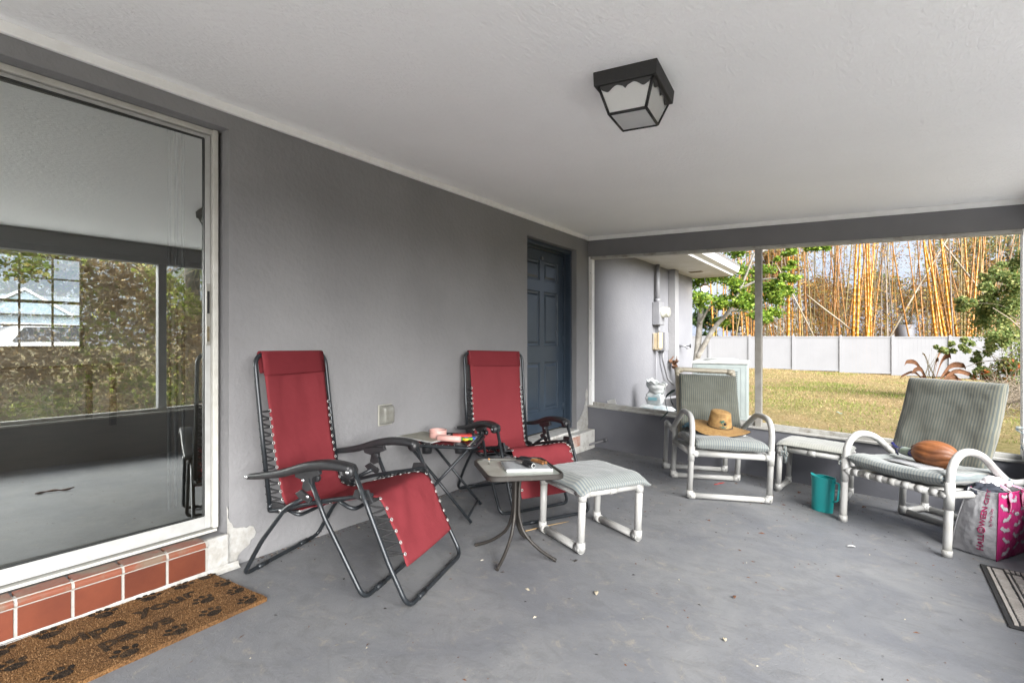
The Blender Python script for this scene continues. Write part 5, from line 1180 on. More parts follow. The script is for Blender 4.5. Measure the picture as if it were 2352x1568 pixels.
MB().box(-w_+.03, w_-.03, -w_+.03, w_-.03, .12, H_-.10).build('coil_core', mat('coil_dark', (.06, .065, .06), .7), ac)
m = MB(); n_ = 40
for s in (-1, 1):
    x0, x1 = (w_-.012, w_-.004) if s > 0 else (-w_+.004, -w_+.012)
    m.box(x0, x1, -w_+.036, w_-.036, .12, H_-.10); m.box(-w_+.036, w_-.10 if s < 0 else w_-.036, x0, x1, .12, H_-.10)
    for k in range(n_):
        z = .13+(H_-.25)*k/n_; xa, xb = (w_-.004, w_+.004) if s > 0 else (-w_-.004, -w_+.004); m.box(xa, xb, -w_+.045, w_-.045, z, z+.010)
m.build('louvres', M_ac, ac)
m = MB().box(-w_-.012, w_+.012, -w_-.012, w_+.012, H_-.04, H_); m.lathe([(.27, H_), (.26, H_+.02), (.22, H_+.028), (.05, H_+.034), (0, H_+.034)], 28)
for k in range(7): m.tube([Vector(((.06+.03*k)*math.cos(a), (.06+.03*k)*math.sin(a), H_+.036-.0012*k)) for a in [j*math.pi/14 for j in range(28)]], .004, 5, closed=True)
m.build('top_grille', M_act, ac, bevel=.004)
m = MB()
for k in range(22):
    z = .20+(H_-.34)*k/22
    for g in range(10): x0 = -w_+.05+g*.062; m.box(x0, x0+.050, -w_+.001, -w_+.0035, z, z+.013)
m.build('vent_slots', mat('slot_dark', (.08, .09, .085), .8), ac)
MB().box(-w_+.02, -w_+.07, -w_-.003, -w_+.0, H_-.22, H_-.06).build('badge', mat('badge_grey', (.25, .28, .28), .5), ac)
# ---- electric meter, boxes and pipes on the outside wall
M_gbox = mat('grey_box_paint', (.22, .22, .235), .5, (.26, .26, .27), 6, bump=.1)
me_ = tag(empty('electric_meter', (0, 8.0, 1.66)), 'grey electric meter box with round glass dial on the outside wall', 'electric meter')
MB().box(.002, .115, -.11, .13, -.18, .18).build('meter_box', M_gbox, me_, bevel=.006); MB().box(.1152, .12, -.10, .12, -.17, .0).build('cover_plate', M_gbox, me_, bevel=.002)
RY = Matrix.Rotation(R(90), 4, 'Y')
MB().lathe([(.085, 0), (.088, .018), (.080, .02), (.078, .10), (.070, .115), (0, .12)], 28, M=Matrix.Translation((.116, .02, .02)) @ RY).build('meter_dial', mat('dial_cream', (.55, .54, .46), .25, (.40, .40, .34), 20), me_)
MB().lathe([(.052, .121), (0, .122)], 24, M=Matrix.Translation((.116, .02, .02)) @ RY).build('dial_face', mat('dial_face', (.30, .30, .27), .3), me_)
MB().tube([(.055, -.02, .18), (.055, -.02, .775)], .034, 16).tube([(.055, -.02, .18), (.055, -.02, .24)], .041, 16).build('riser_conduit', M_gbox, me_)
MB().tube([(.05, .05, -.18), (.05, .05, -.32)], .022, 12).build('lower_conduit', M_gbox, me_)
pb = tag(empty('phone_box', (0, 7.95, 1.22)), 'cream telephone box with loose cover and wires below the electric meter', 'utility box')
M_cream = mat('aged_cream', (.58, .48, .32), .5, (.48, .38, .24), 9)
MB().box(.002, .09, -.05, .12, -.13, .13).build('box_body', M_cream, pb, bevel=.006); MB().box(.092, .112, -.06, .10, -.11, .14).build('box_cover', M_cream, pb, bevel=.005)
MB().tube(smooth([(.04, -.055, -.12), (.03, -.08, -.05), (.02, -.06, .08), (.02, -.055, .12)], 5), .004, 6).tube(smooth([(.05, -.02, -.13), (.04, -.03, -.5), (.02, -.03, -1.1)], 5), .005, 6).tube([(.02, .06, -.13), (.02, .06, -1.15)], .007, 6).tube([(.06, .02, -.13), (.06, .02, -.16)], .012, 8).build('wires', M_gbox, pb)
db = tag(empty('junction_box', (0, 8.22, 1.22)), 'dark grey breaker box beside the cream telephone box', 'utility box')
MB().box(.002, .12, -.08, .10, -.15, .15).build('box_body', M_gbox, db, bevel=.005); MB().box(.1202, .124, -.075, .095, -.14, .14).build('box_cover', M_gbox, db)
MB().tube(fillet([(.06, 0, -.15), (.06, 0, -.30), (.07, .22, -.62), (.12, .36, -.72)], .12, 6), .017, 10).build('whip_conduit', M_gbox, db)
ds = tag(empty('line_cover', (0, 8.76, 1.2)), 'tall grey line cover on the outside wall with a rusty hole at its foot', 'line cover')
MB().box(.002, .12, -.09, .10, -.30, 1.236).build('cover_body', M_wall, ds, bevel=.004)
rs2 = random.Random(6); m = MB()
for k in range(26): leaf(m, Vector((.09+rs2.gauss(0, .02), rs2.gauss(0, .06)-.02, -.34+rs2.gauss(0, .045))), .07, rs2)
m.tube(smooth([(.06, 0, -.3), (.10, -.02, -.45), (.16, .05, -.62)], 4), .022, 8); m.build('rusty_lines', mat('rust', (.22, .09, .035), .9, (.05, .03, .02), 25), ds)
hbb = tag(empty('hose_tap', (0, 9.3, 1.14)), 'small grey hose tap sticking out of the outside wall', 'tap')
MB().tube([(.0, 0, 0), (.12, 0, 0)], .018, 10).tube([(.10, 0, .0), (.14, 0, -.05)], .016, 10).build('tap_body', M_gbox, hbb); MB().lathe([(0, -.006), (.034, -.006), (.036, 0), (.034, .006), (0, .006)], 12, M=Matrix.Translation((.19, 0, 0)) @ RY).tube([(.12, 0, 0), (.19, 0, 0)], .007, 8).build('tap_wheel', M_plast, hbb)
lp_ = tag(empty('water_pipe', (0, 7.6, .2)), 'grey pipe running low along the outside wall to the air conditioner', 'pipe')
MB().tube(fillet([(.05, -.35, -.25), (.05, .30, .10), (.30, 1.2, .12)], .05, 4), .024, 10).build('pipe_run', M_gbox, lp_)
# white bags heaped by the wall
M_sack = mat('white_sack', (.50, .52, .52), .45, (.30, .40, .43), 5, bump=.7, bsc=18, dist=.015, lo=.52, hi=.7)
def sack(label, x, y, z, sx, sy, sz, seed, px=4):
    o = tag(empty('white_sack', (x, y, z)), label, 'sack'); cushion(sx, sy, sz, lambda a, b_, c: (a, b_, c), 20, 20, px=px, seed=seed, wr=.02).build('sack_body', M_sack, o)
    MB().box(-sx*.30, sx*.25, -sy*.52, -sy*.50, -.02, .02).build('sack_print', mat('sack_blue', (.20, .40, .45), .5), o); return o
sack('flat white sack at the bottom of the heap against the outside wall', .36, 7.05, .18, .46, .34, .12, 3).rotation_euler = (0, 0, .2)
sack('flat white sack lying on the bottom one of the heap', .38, 7.03, .28, .42, .32, .10, 5).rotation_euler = (0, .08, -.1)
sack('bottom folded sack of the heap, mostly hidden by the porch sill', .35, 7.05, .06, .50, .36, .13, 8)
b3 = sack('upright crumpled white bag with open top on the sack heap', .33, 7.08, .42, .22, .16, .18, 7, 6)
def film(u, v):
    a = v*2*math.pi; r_ = .075+.03*u+.025*noise.noise(Vector((a*1.3, u*3, 5))); return (r_*1.3*math.cos(a)+.02, r_*.9*math.sin(a), .07+.15*u+.07*u*noise.noise(Vector((math.cos(a)*2, math.sin(a)*2, 8)))+.05*u*max(0, math.cos(a-3)))
MB().grid(film, 10, 40).build('torn_film', mat('white_film_sheet', (.55, .56, .55), .4, (.45, .49, .49), 8), b3, solid=.002)
o = tag(empty('tile_offcut', (.20, 5.92, .44), .2), 'small white tile offcut leaning on the outside wall just past the sill', 'tile'); MB().box(-.05, .05, 0, .012, -.3, .06, Matrix.Rotation(R(-15), 4, 'Y')).build('tile_body', M_white, o)
# ---- lit bulb under the eave
lb = tag(empty('eave_lamp', (.24, 10.08, 2.44)), 'lit round bulb hanging under the white eave', 'lamp')
MB().tube([(0, 0, 0), (0, 0, -.13)], .006, 8).build('lamp_cord', M_white, lb); MB().lathe([(.0, -.12), (.03, -.12), (.035, -.14), (.09, -.17), (.11, -.185), (.108, -.19), (.0, -.165)], 20).build('lamp_shade', mat('bronze_shade', (.25, .19, .12), .5), lb)
M_bulb = bpy.data.materials.new('lit_bulb'); M_bulb.use_nodes = True; bb_ = M_bulb.node_tree.nodes['Principled BSDF']; bb_.inputs['Emission Color'].default_value = (1, .86, .66, 1); bb_.inputs['Emission Strength'].default_value = 6
MB().lathe([(.055*math.sin(R(q)), -.22-.055*math.cos(R(q))) for q in range(0, 181, 20)], 16).build('bulb', M_bulb, lb)
# ---- green tree behind the corner of the house
rt_ = random.Random(5)
tree = tag(empty('tree', (-1.05, 14.3, -.2)), 'bright green tree with forked grey trunk beyond the house corner', 'tree')
m = MB()
def L3(x, y, d): return at(x, y, d)-Vector((-1.05, 14.3, -.2))
base = L3(1600, 830, 14.3)
m.tube(smooth([Vector((base.x-.05, 0, -.1)), base, L3(1607, 745, 14.4), L3(1618, 640, 14.6), L3(1640, 560, 14.6), L3(1650, 470, 14.6)], 5), [.115-.0034*k for k in range(26)], 10)
m.tube(smooth([L3(1600, 825, 14.3), L3(1640, 755, 14.0), L3(1675, 715, 13.8), L3(1700, 665, 13.6), L3(1730, 590, 13.3), L3(1760, 520, 13.2)], 5), [.078-.0026*k for k in range(26)], 10)
for (a_, b_) in (((1618, 640), (1680, 570)), ((1607, 745), (1650, 690)), ((1700, 665), (1790, 640)), ((1640, 560), (1600, 480)), ((1730, 590), (1860, 540)), ((1675, 715), (1740, 730))):
    p, q = L3(*a_, 14.2), L3(*b_, 13.7); m.tube(smooth([p, (p+q)/2+Vector((0, 0, .1)), q], 5), [.045-.0035*k for k in range(11)], 7)
m.build('trunk', M_bark, tree)
m = MB()
cl_ = [(1610, 700, .50), (1640, 620, .55), (1600, 640, .45), (1680, 600, .5), (1725, 640, .45), (1760, 690, .50), (1785, 660, .40), (1660, 690, .42), (1620, 560, .6), (1745, 722, .33), (1655, 735, .28), (1600, 590, .4), (1600, 500, .7), (1680, 480, .8), (1690, 655, .3), (1766, 722, .3), (1795, 676, .26), (1716, 694, .3),
      (1815, 578, .22), (1875, 575, .26), (1812, 610, .2), (1795, 640, .18), (1825, 640, .16), (1850, 555, .2), (1900, 540, .3), (1808, 665, .12)]
for (x, y, r_) in cl_:
    d = 13.6+rt_.uniform(-1.0, 1.0) if x < 1790 else 13.0
    for j in range(5): 
        c = L3(x, y, d)+Vector((rt_.gauss(0, r_*.45), rt_.gauss(0, r_*.5), rt_.gauss(0, r_*.28))); leafball(m, c, r_*.62, int(170*(r_/.4)), .056, rt_, squash=.6, shell=.1)
m.build('crown', leafmat('bright_leaf', [(.05, .11, .015), (.14, .25, .025), (.26, .38, .04), (.38, .46, .08)], .45), tree)
# ---- bamboo canes behind the fence
GB = dict(gold=mat('golden_cane', (.55, .235, .018), .40, (.37, .145, .012), 2.2), amber=mat('amber_cane', (.38, .155, .02), .45, (.25, .12, .025), 2.5), olive=mat('olive_cane', (.24, .17, .04), .55, (.15, .11, .035), 2.5), grey=mat('grey_cane', (.22, .18, .14), .7, (.14, .11, .085), 3), pale=mat('pale_cane', (.27, .225, .165), .6, (.21, .165, .11), 3))
M_drylf = leafmat('dry_cane_leaf', [(.20, .09, .02), (.42, .20, .04), (.50, .30, .06), (.30, .30, .05)], .35)
rc = random.Random(31); CAN = {}
def cane_proto(kind, r_, var):
    """a cane 10 m long standing on its origin, with swollen nodes and side twigs with dry leaves"""
    key = (kind, round(r_, 3), var)
    if key in CAN: return CAN[key]
    pts, rr = [], []; z = 0; bx, by = rc.uniform(-.35, .35), rc.uniform(-.35, .35)
    nodes = []
    while z < 10.2:
        f = lambda q: Vector((bx*(q/10)**2, by*(q/10)**2, q)); t_ = 1-.55*(z/10)
        pts += [f(z), f(z+.02), f(z+.045)]; rr += [r_*t_, r_*t_*1.16, r_*t_]; nodes.append(f(z+.03)); z += rc.uniform(.30, .42)
    stem = MB().tube(pts, rr, 8, cap=False)
    tw = MB(); lf_ = MB()
    for q in nodes[3:]:
        if rc.random() < .55:
            for j in range(rc.choice([1, 2])):
                a = rc.random()*6.28; P = twig(tw, q, (math.cos(a), math.sin(a), rc.uniform(.1, 1)), rc.uniform(.3, 1.1), .007, rc, 4, .3, sides=4)
                for w__ in P[2:]:
                    if rc.random() < .62:
                        for _ in range(rc.choice([1, 3, 5])): leaf(lf_, w__+Vector((rc.gauss(0, .06), rc.gauss(0, .06), rc.gauss(0, .06))), rc.uniform(.035, .075), rc, 2.2)
    CAN[key] = (stem, tw, lf_, []); return CAN[key]
def cane(x0, x1, wpx, kind, d, label=None, ytop=540, thin_leaf=True):
    """x0: where it leaves the fence top, x1: where it crosses the beam"""
    p = at(x0, 772, d); q = at(x1, ytop, d+rc.uniform(-.6, .6)); dr = (q-p).normalized(); gz = ground_z(p.x, p.y); foot = p-dr*((p.z-gz)/dr.z)
    r_ = max(.018, wpx*d/1180/2); r_ = min([.02, .028, .038, .05, .065, .08], key=lambda v: abs(v-r_)); var = rc.choice([0, 1]) if kind not in ('gold',) else rc.choice([0, 1, 2])
    st_, tw, lf_, made = cane_proto(kind, r_, var)
    o = empty('bamboo_cane', foot); o.rotation_mode = 'QUATERNION'; o.rotation_quaternion = Vector((0, 0, 1)).rotation_difference(dr) @ Matrix.Rotation(rc.random()*6.28, 3, 'Z').to_quaternion()
    if not made:
        made += [st_.build('stalk', GB[kind], None), tw.build('twigs', GB['grey'], None), lf_.build('leaves', M_drylf, None)]; parts = made
        for c in made: c.parent = o
    else:
        for c in made: n_ = c.copy(); col.objects.link(n_); n_.parent = o
    lab = label or {'gold': 'golden yellow bamboo cane rising behind the white fence', 'amber': 'amber brown bamboo cane rising behind the white fence', 'olive': 'dull olive bamboo cane behind the white fence', 'grey': 'thin grey dead bamboo cane behind the white fence', 'pale': 'pale dead bamboo cane leaning behind the fence'}[kind]
    tag(o, lab, 'bamboo', 'bamboo canes behind the white fence'); return o
z2 = lambda X: (1800+X/3.36)/1.063
LIST = [(420, 440, 24, 'gold'), (450, 458, 15, 'gold'), (410, 432, 12, 'amber'), (515, 505, 16, 'amber'), (570, 525, 18, 'amber'), (535, 500, 14, 'olive'), (610, 580, 14, 'olive'), (628, 640, 12, 'olive'), (735, 660, 8, 'olive'), (742, 745, 9, 'amber'), (775, 860, 12, 'amber'), (785, 795, 18, 'amber'), (848, 760, 14, 'gold'), (835, 815, 14, 'amber'), (800, 770, 12, 'olive'), (870, 960, 14, 'olive'), (905, 790, 12, 'amber'), (900, 1000, 13, 'amber'),
        (950, 955, 26, 'gold'), (945, 990, 16, 'olive'), (985, 1015, 22, 'gold'), (975, 1075, 18, 'amber'), (1062, 1045, 24, 'gold'), (1080, 1080, 26, 'gold'), (1100, 1108, 26, 'gold'), (1070, 1150, 18, 'gold'), (1110, 1185, 14, 'amber'), (1130, 1125, 10, 'olive'), (1180, 1170, 10, 'grey'), (1215, 1215, 14, 'olive'), (1235, 1245, 14, 'grey'), (1285, 1250, 12, 'grey'), (1300, 1290, 8, 'olive'), (1405, 1225, 16, 'amber'), (1410, 1545, 12, 'amber'), (1500, 1400, 12, 'amber'), (1530, 1480, 16, 'amber'), (1560, 1530, 10, 'olive'),
        (1628, 1510, 24, 'gold'), (1640, 1590, 20, 'amber'), (1675, 1540, 20, 'gold'), (1712, 1560, 26, 'gold'), (1745, 1605, 24, 'amber'), (1760, 1640, 24, 'gold'), (1803, 1660, 22, 'gold'), (1770, 1690, 14, 'grey'), (1840, 1830, 16, 'olive'), (1865, 1870, 22, 'olive'), (1885, 1940, 18, 'amber'), (1910, 1903, 22, 'gold'), (1925, 1965, 18, 'gold'), (1950, 2000, 14, 'amber'), (1985, 2050, 16, 'amber'), (2000, 1985, 14, 'olive'), (1960, 1790, 14, 'amber'), (2110, 2110, 10, 'olive'), (2080, 2150, 12, 'amber'),
        (300, 240, 9, 'amber'), (340, 400, 8, 'olive'), (250, 260, 9, 'olive'), (380, 350, 7, 'grey'), (470, 560, 8, 'olive'), (90, 70, 12, 'gold'), (45, 20, 14, 'amber'), (130, 160, 12, 'amber')]
for k, (a_, b_, w_, kd) in enumerate(LIST): cane(z2(a_), z2(b_), w_/3.57, kd, 30+1.5*((k*7) % 5)/4*1.6+ (0 if a_ < 900 else -1.5))
z1_ = lambda X: (1250+X/2.703)/1.063
for a_, b_, w_, kd in ((1330, 1300, 13, 'gold'), (1395, 1390, 11, 'gold'), (1420, 1400, 8, 'amber'), (1458, 1440, 12, 'amber'), (1520, 1500, 9, 'amber'), (1555, 1490, 10, 'gold'), (1580, 1560, 9, 'amber'), (1480, 1600, 8, 'olive'), (1350, 1380, 8, 'olive')): cane(z1_(a_), z1_(b_), w_/2.87, kd, 31.5)
for k in range(85):
    x = rc.uniform(1690, 2330); cane(x, x+rc.gauss(0, 32), rc.uniform(1.2, 3.2), rc.choice(['olive', 'olive', 'amber', 'grey', 'amber', 'gold']), rc.uniform(31, 36))
for (xa, ya, xb, yb_, w_, lab) in ((2046, 772, 2182, 540, 4.2, 'pale dead cane slanting to the right across the golden clump'), (1990, 790, 1880, 700, 4, None), (2330, 772, 2150, 540, 4.6, 'bluish grey dead pole slanting to the left at the right of the yard'), (1868, 772, 1800, 640, 3.4, 'thin pale dead cane leaning left at the near end of the canes')):
    p = at(xa, ya, 29); q = at(xb, yb_, 29.6); o = tag(empty('fallen_cane', p), lab or 'short grey dead cane leaning left low behind the fence', 'bamboo'); dv = q-p
    MB().tube([-dv*.25, dv*.5+Vector((0, 0, .08)), dv, dv*1.25], [w_*28/2360, w_*28/2360, w_*24/2360, w_*20/2360], 8).build('stalk', GB['pale'], o)
# ---- the tangle behind the canes and the far tree line
rb_ = random.Random(17); m = MB()
def brush(m, x0, x1, y0, y1, d0, d1, n, s, rnd, tw_=None, thin=1):
    for k in range(n):
        x = rnd.uniform(x0, x1); t_ = rnd.random()**1.5; y = y0+(y1-y0)*t_; d = rnd.uniform(d0, d1); p = at(x, y, d)
        g = noise.noise(Vector((x/40, y/40, 1)))
        if g < -.15-.2*(1-t_) and rnd.random() < .75: continue
        leaf(m, p, s*rnd.uniform(.5, 1.4), rnd, 1.8)
        if tw_ is not None and rnd.random() < .12: twig(tw_, p, (rnd.gauss(0, .5), rnd.gauss(0, .3), 1), rnd.uniform(.4, 1.6), .012, rnd, 4, .35, sides=3)
m = MB(); tw = MB()
brush(m, 1680, 2420, 790, 640, 33, 40, 24000, .09, rb_, tw)
brush(m, 1680, 2420, 700, 560, 33, 42, 3600, .09, rb_, tw)
o = empty('undergrowth', (0, 34, 0)); tag(o, 'brown tangled undergrowth and dry leaves filling the bamboo stand', 'undergrowth', kind='stuff')
a_ = m.build('leaf_litter', leafmat('russet_leaf', [(.12, .045, .015), (.28, .12, .035), (.38, .20, .06), (.30, .28, .07), (.16, .13, .06)], .3)); b_ = tw.build('brambles', GB['grey'])
for q in (a_, b_): q.parent = o; q.location = -o.location; q['kind'] = 'stuff'
def btree(x, y, d, rad, n, s, lm, label, name='tree', squash=1.1, lumps=9, seed=0, trunk=True, bark=None):
    rnd = random.Random(seed+int(x)); c = at(x, y, d); gz = ground_z(c.x, c.y); o = tag(empty(name, (c.x, c.y, gz)), label, 'tree'); H0 = c.z-gz
    if trunk:
        t_ = MB(); top = Vector((rnd.gauss(0, .2), rnd.gauss(0, .2), H0+rad*.5)); t_.tube(smooth([(0, 0, -.2), Vector((rnd.gauss(0, .15), 0, H0*.5)), top], 5), [.05*rad+.07-.009*k*(.05*rad+.07)*7/1.2 for k in range(11)], 8)
        for k in range(8): twig(t_, (0, 0, H0*(.45+.06*k)), (rnd.gauss(0, 1), rnd.gauss(0, 1), .7), rad*.9, .035, rnd, 5, .3)
        t_.build('trunk', bark or M_bark, o)
    m = MB()
    for k in range(lumps):
        dd = Vector((rnd.gauss(0, 1), rnd.gauss(0, 1), rnd.gauss(0, 1)*squash)).normalized()*rad*rnd.uniform(.25, .85); leafball(m, Vector((0, 0, H0))+dd, rad*rnd.uniform(.28, .5), n//lumps, s, rnd, .8, .3)
    m.build('crown', lm, o); return o
LM_dk = leafmat('dark_green_leaf', [(.02, .05, .015), (.05, .10, .025), (.09, .14, .035)], .25)
LM_mid = leafmat('mid_green_leaf', [(.05, .09, .02), (.10, .17, .03), (.20, .24, .05), (.30, .18, .04)], .35)
LM_rus = leafmat('rust_leaf', [(.16, .08, .03), (.34, .16, .05), (.26, .22, .07), (.42, .26, .10)], .35)
btree(1640, 735, 36, 2.0, 2600, .16, LM_dk, 'low dark green hedge tree glimpsed behind the fence by the house', squash=.5)
btree(1900, 690, 44, 3.2, 2600, .22, LM_rus, 'rusty leaved tree far behind the left canes')
btree(2040, 680, 46, 3.0, 2200, .22, LM_mid, 'faint olive tree far behind the middle canes', seed=3)
btree(2180, 690, 45, 3.4, 2600, .22, LM_rus, 'rusty brown tree far behind the right canes', seed=5)
btree(1730, 640, 40, 3.4, 3600, .20, LM_rus, 'brown leaved tree behind the post, far side of the fence', seed=6)
btree(2330, 560, 38, 5.0, 4200, .20, leafmat('pine_needles', [(.10, .15, .06), (.22, .26, .12), (.36, .34, .18)], .3), 'tall thin feathery pine at the right edge beyond the fence', 'pine_tree', seed=7)
btree(2250, 620, 42, 3.0, 1800, .20, leafmat('pine_orange', [(.30, .16, .05), (.45, .28, .10), (.3, .3, .12)], .3), 'orange tinged pine beside the tall feathery one', 'pine_tree', seed=8)
# pale neighbouring wall and roof glimpsed through the canes
nb = tag(empty('neighbour_house', at(1790, 785, 52)), 'pale neighbouring house glimpsed low through the bamboo', 'house')
p0 = at(1700, 785, 52)-nb.location; p1 = at(1900, 785, 50)-nb.location
m = MB().hexa([Vector((p.x, p.y+q, z)) for z in (-1.6, 3.0) for p, q in ((p0, 0), (p1, 0), (p1, 6), (p0, 6))]); m.build('wall', mat('cream_wall', (.55, .54, .50), .8), nb)
m = MB().hexa([Vector((p.x*1.1, p.y-.6+q, z)) for z, ov in ((3.002, 0), (3.25, 0)) for p, q in ((p0, 0), (p1, 0), (p1, 7), (p0, 7))]); m.build('roof', mat('pale_roof', (.35, .34, .33), .8), nb)
nb2 = tag(empty('garden_shed', at(2290, 785, 42)), 'pale shed wall glimpsed between the right-hand canes', 'shed')
MB().box(-2.5, 2.5, 0, 3, -1.8, 2.3).build('wall', mat('shed_wall', (.60, .60, .58), .8), nb2); MB().box(-2.8, 2.8, -.4, 3.4, 2.302, 2.45).build('roof', mat('shed_roof', (.25, .22, .2), .8), nb2)
bn = tag(empty('water_barrel', at(2079, 772, 30)-Vector((0, 0, .62))), 'dark grey barrel with spiky plant behind the fence', 'barrel')
MB().lathe([(0, -1.2), (.42, -1.2), (.46, -.6), (.46, .6), (.44, 1.25), (.40, 1.27), (.40, 1.2), (0, 1.2)], 20).build('barrel_body', mat('barrel_grey', (.14, .14, .15), .6), bn)
m = MB()
for k in range(30): a = k*.7; m.tube([(0, 0, 1.2), (.35*math.cos(a), .35*math.sin(a), 1.5+.2*math.sin(k)), (.7*math.cos(a), .7*math.sin(a), 1.7+.4*math.sin(k*1.7))], [.02, .02, .003], 4)
m.build('spiky_plant', mat('dull_blade', (.12, .11, .08), .8), bn)
# ---- big berry bush at the right, in front of the fence
bush = tag(empty('bush', (5.6, 13.3, -.2)), 'large tangled green bush with orange berries at the right of the yard', 'bush')
rq = random.Random(8); m = MB(); tw = MB(); og = MB(); M3 = lambda x, y, d: at(x, y, d)-Vector((5.6, 13.3, -.2))
LB = [(2345, 600, .35), (2348, 650, .5), (2310, 645, .35), (2262, 680, .34), (2215, 700, .26), (2285, 722, .45), (2325, 690, .5), (2350, 760, .7), (2300, 780, .45), (2335, 850, .6), (2355, 900, .6), (2275, 655, .22), (2320, 610, .2), (2200, 795, .20), (2170, 805, .14), (2240, 830, .22), (2255, 850, .2), (2275, 800, .25), (2290, 870, .2), (2345, 940, .5), (2380, 700, 1.2), (2400, 850, 1.2)]
for (x, y, r_) in LB:
    d = 12.6+rq.uniform(-.8, .8)
    for j in range(6):
        c = M3(x, y, d)+Vector((rq.gauss(0, r_*.45), rq.gauss(0, r_*.45), rq.gauss(0, r_*.4))); leafball(m, c, r_*.42, int(260*r_/.5)+30, .045, rq, .95, .2)
        if y > 800 and x > 2240 and rq.random() < .6: leafball(og, c+Vector((0, -.1, 0)), r_*.45, int(26*r_/.5), .05, rq, .9, .2)
for k in range(130):
    x = rq.uniform(2290, 2420); y = rq.uniform(800, 1000); p = M3(x, y, 12.2+rq.uniform(-.5, 1)); twig(tw, p, (rq.gauss(-.4, .8), rq.gauss(0, .5), rq.gauss(.3, .7)), rq.uniform(.5, 1.5), .010, rq, 6, .4, sides=4)
for (a_, b_) in (((2300, 830), (2190, 790)), ((2310, 900), (2230, 850)), ((2350, 720), (2210, 700)), ((2340, 970), (2270, 890)), ((2350, 830), (2310, 960))):
    p, q = M3(*a_, 12.4), M3(*b_, 12.4); tw.tube(smooth([p, (p+q)/2+Vector((0, 0, .12)), q], 5), [.006-.0004*k for k in range(11)], 5)
for k in range(7): twig(tw, (rq.gauss(.3, .3), rq.gauss(0, .3), -.1), (rq.gauss(.2, .2), 0, 1), 2.6, .03, rq, 8, .25)
m.build('foliage', leafmat('bush_leaf', [(.09, .14, .04), (.20, .28, .08), (.32, .38, .12), (.48, .44, .16)], .5), bush); og.build('berries', leafmat('orange_leaf', [(.45, .10, .02), (.55, .16, .03), (.35, .20, .05)], .3), bush); tw.build('branches', M_twig, bush)
# low brown brush under the bush
m = MB(); rr5 = random.Random(12)
for k in range(420): 
    p = at(rr5.uniform(2250, 2420), rr5.uniform(900, 1010), rr5.uniform(9.5, 13)); p.z = ground_z(p.x, p.y)+rr5.uniform(0, .5); twig(m, p, (rr5.gauss(0, 1), rr5.gauss(0, 1), rr5.gauss(.3, .5)), rr5.uniform(.3, .9), .006, rr5, 4, .4, sides=3)
tag(m.build('dry_brush', M_twig), 'dry tangled stems at the foot of the bush', 'brush', kind='stuff')
# ---- brown dying palm seedling
pl_ = tag(empty('young_palm', (at(2140, 905, 14.5).x, at(2140, 905, 14.5).y, -.25)), 'small brown dying palm with arching leaves in front of the fence', 'palm')
rp = random.Random(3); m = MB(); fr2 = MB()
for (ex, ey, w_) in ((2180, 815, .13), (2165, 800, .12), (2210, 838, .12), (2225, 858, .10), (2195, 865, .1), (2085, 830, .09), (2100, 850, .10), (2120, 812, .03), (2075, 862, .05), (2155, 825, .08), (2215, 880, .09), (2105, 880, .07), (2140, 800, .03)):
    e_ = at(ex, ey, 14.5+rp.uniform(-.5, .5))-pl_.location; mid = e_*.55+Vector((0, 0, .30)); tip = e_+Vector((e_.x*.12, 0, -.12)); P = smooth([(0, 0, 0), mid, e_, tip], 7); n_ = len(P)
    vs = []
    for k, p in enumerate(P): hw2 = w_*math.sin(min(1, (k+1)/n_)*math.pi)**.8*.8+.006; vs += [p+Vector((0, hw2*.5, -hw2)), p+Vector((0, 0, .0)), p+Vector((0, -hw2*.5, hw2*.55))]
    fs = []
    for k in range(n_-1): fs += [(3*k, 3*k+3, 3*k+4, 3*k+1), (3*k+1, 3*k+4, 3*k+5, 3*k+2)]
    fr2.add(vs, fs)
fr2.build('fronds', mat('brown_frond', (.30, .13, .06), .7, (.18, .08, .04), 9, bump=.5, bsc=30), pl_)
for k in range(9): m.tube([(rp.gauss(0, .04), 0, -.1), (rp.gauss(0, .08), 0, .5), (rp.gauss(0, .18), 0, .9+rp.random()*.3)], [.012, .008, .003], 5)
m.build('stems', GB['olive'], pl_)
o = tag(empty('blue_scrap', at(1920, 952, 9.6)), 'tiny pale blue plastic scrap lying on the lawn', 'litter'); o.location.z = ground_z(o.location.x, o.location.y)+.03; MB().grid(lambda u, v: (.10*u, .03*v, .015*math.sin(u*6)), 6, 2).build('scrap', mat('pale_blue_plastic', (.20, .45, .45), .4), o, solid=.003)
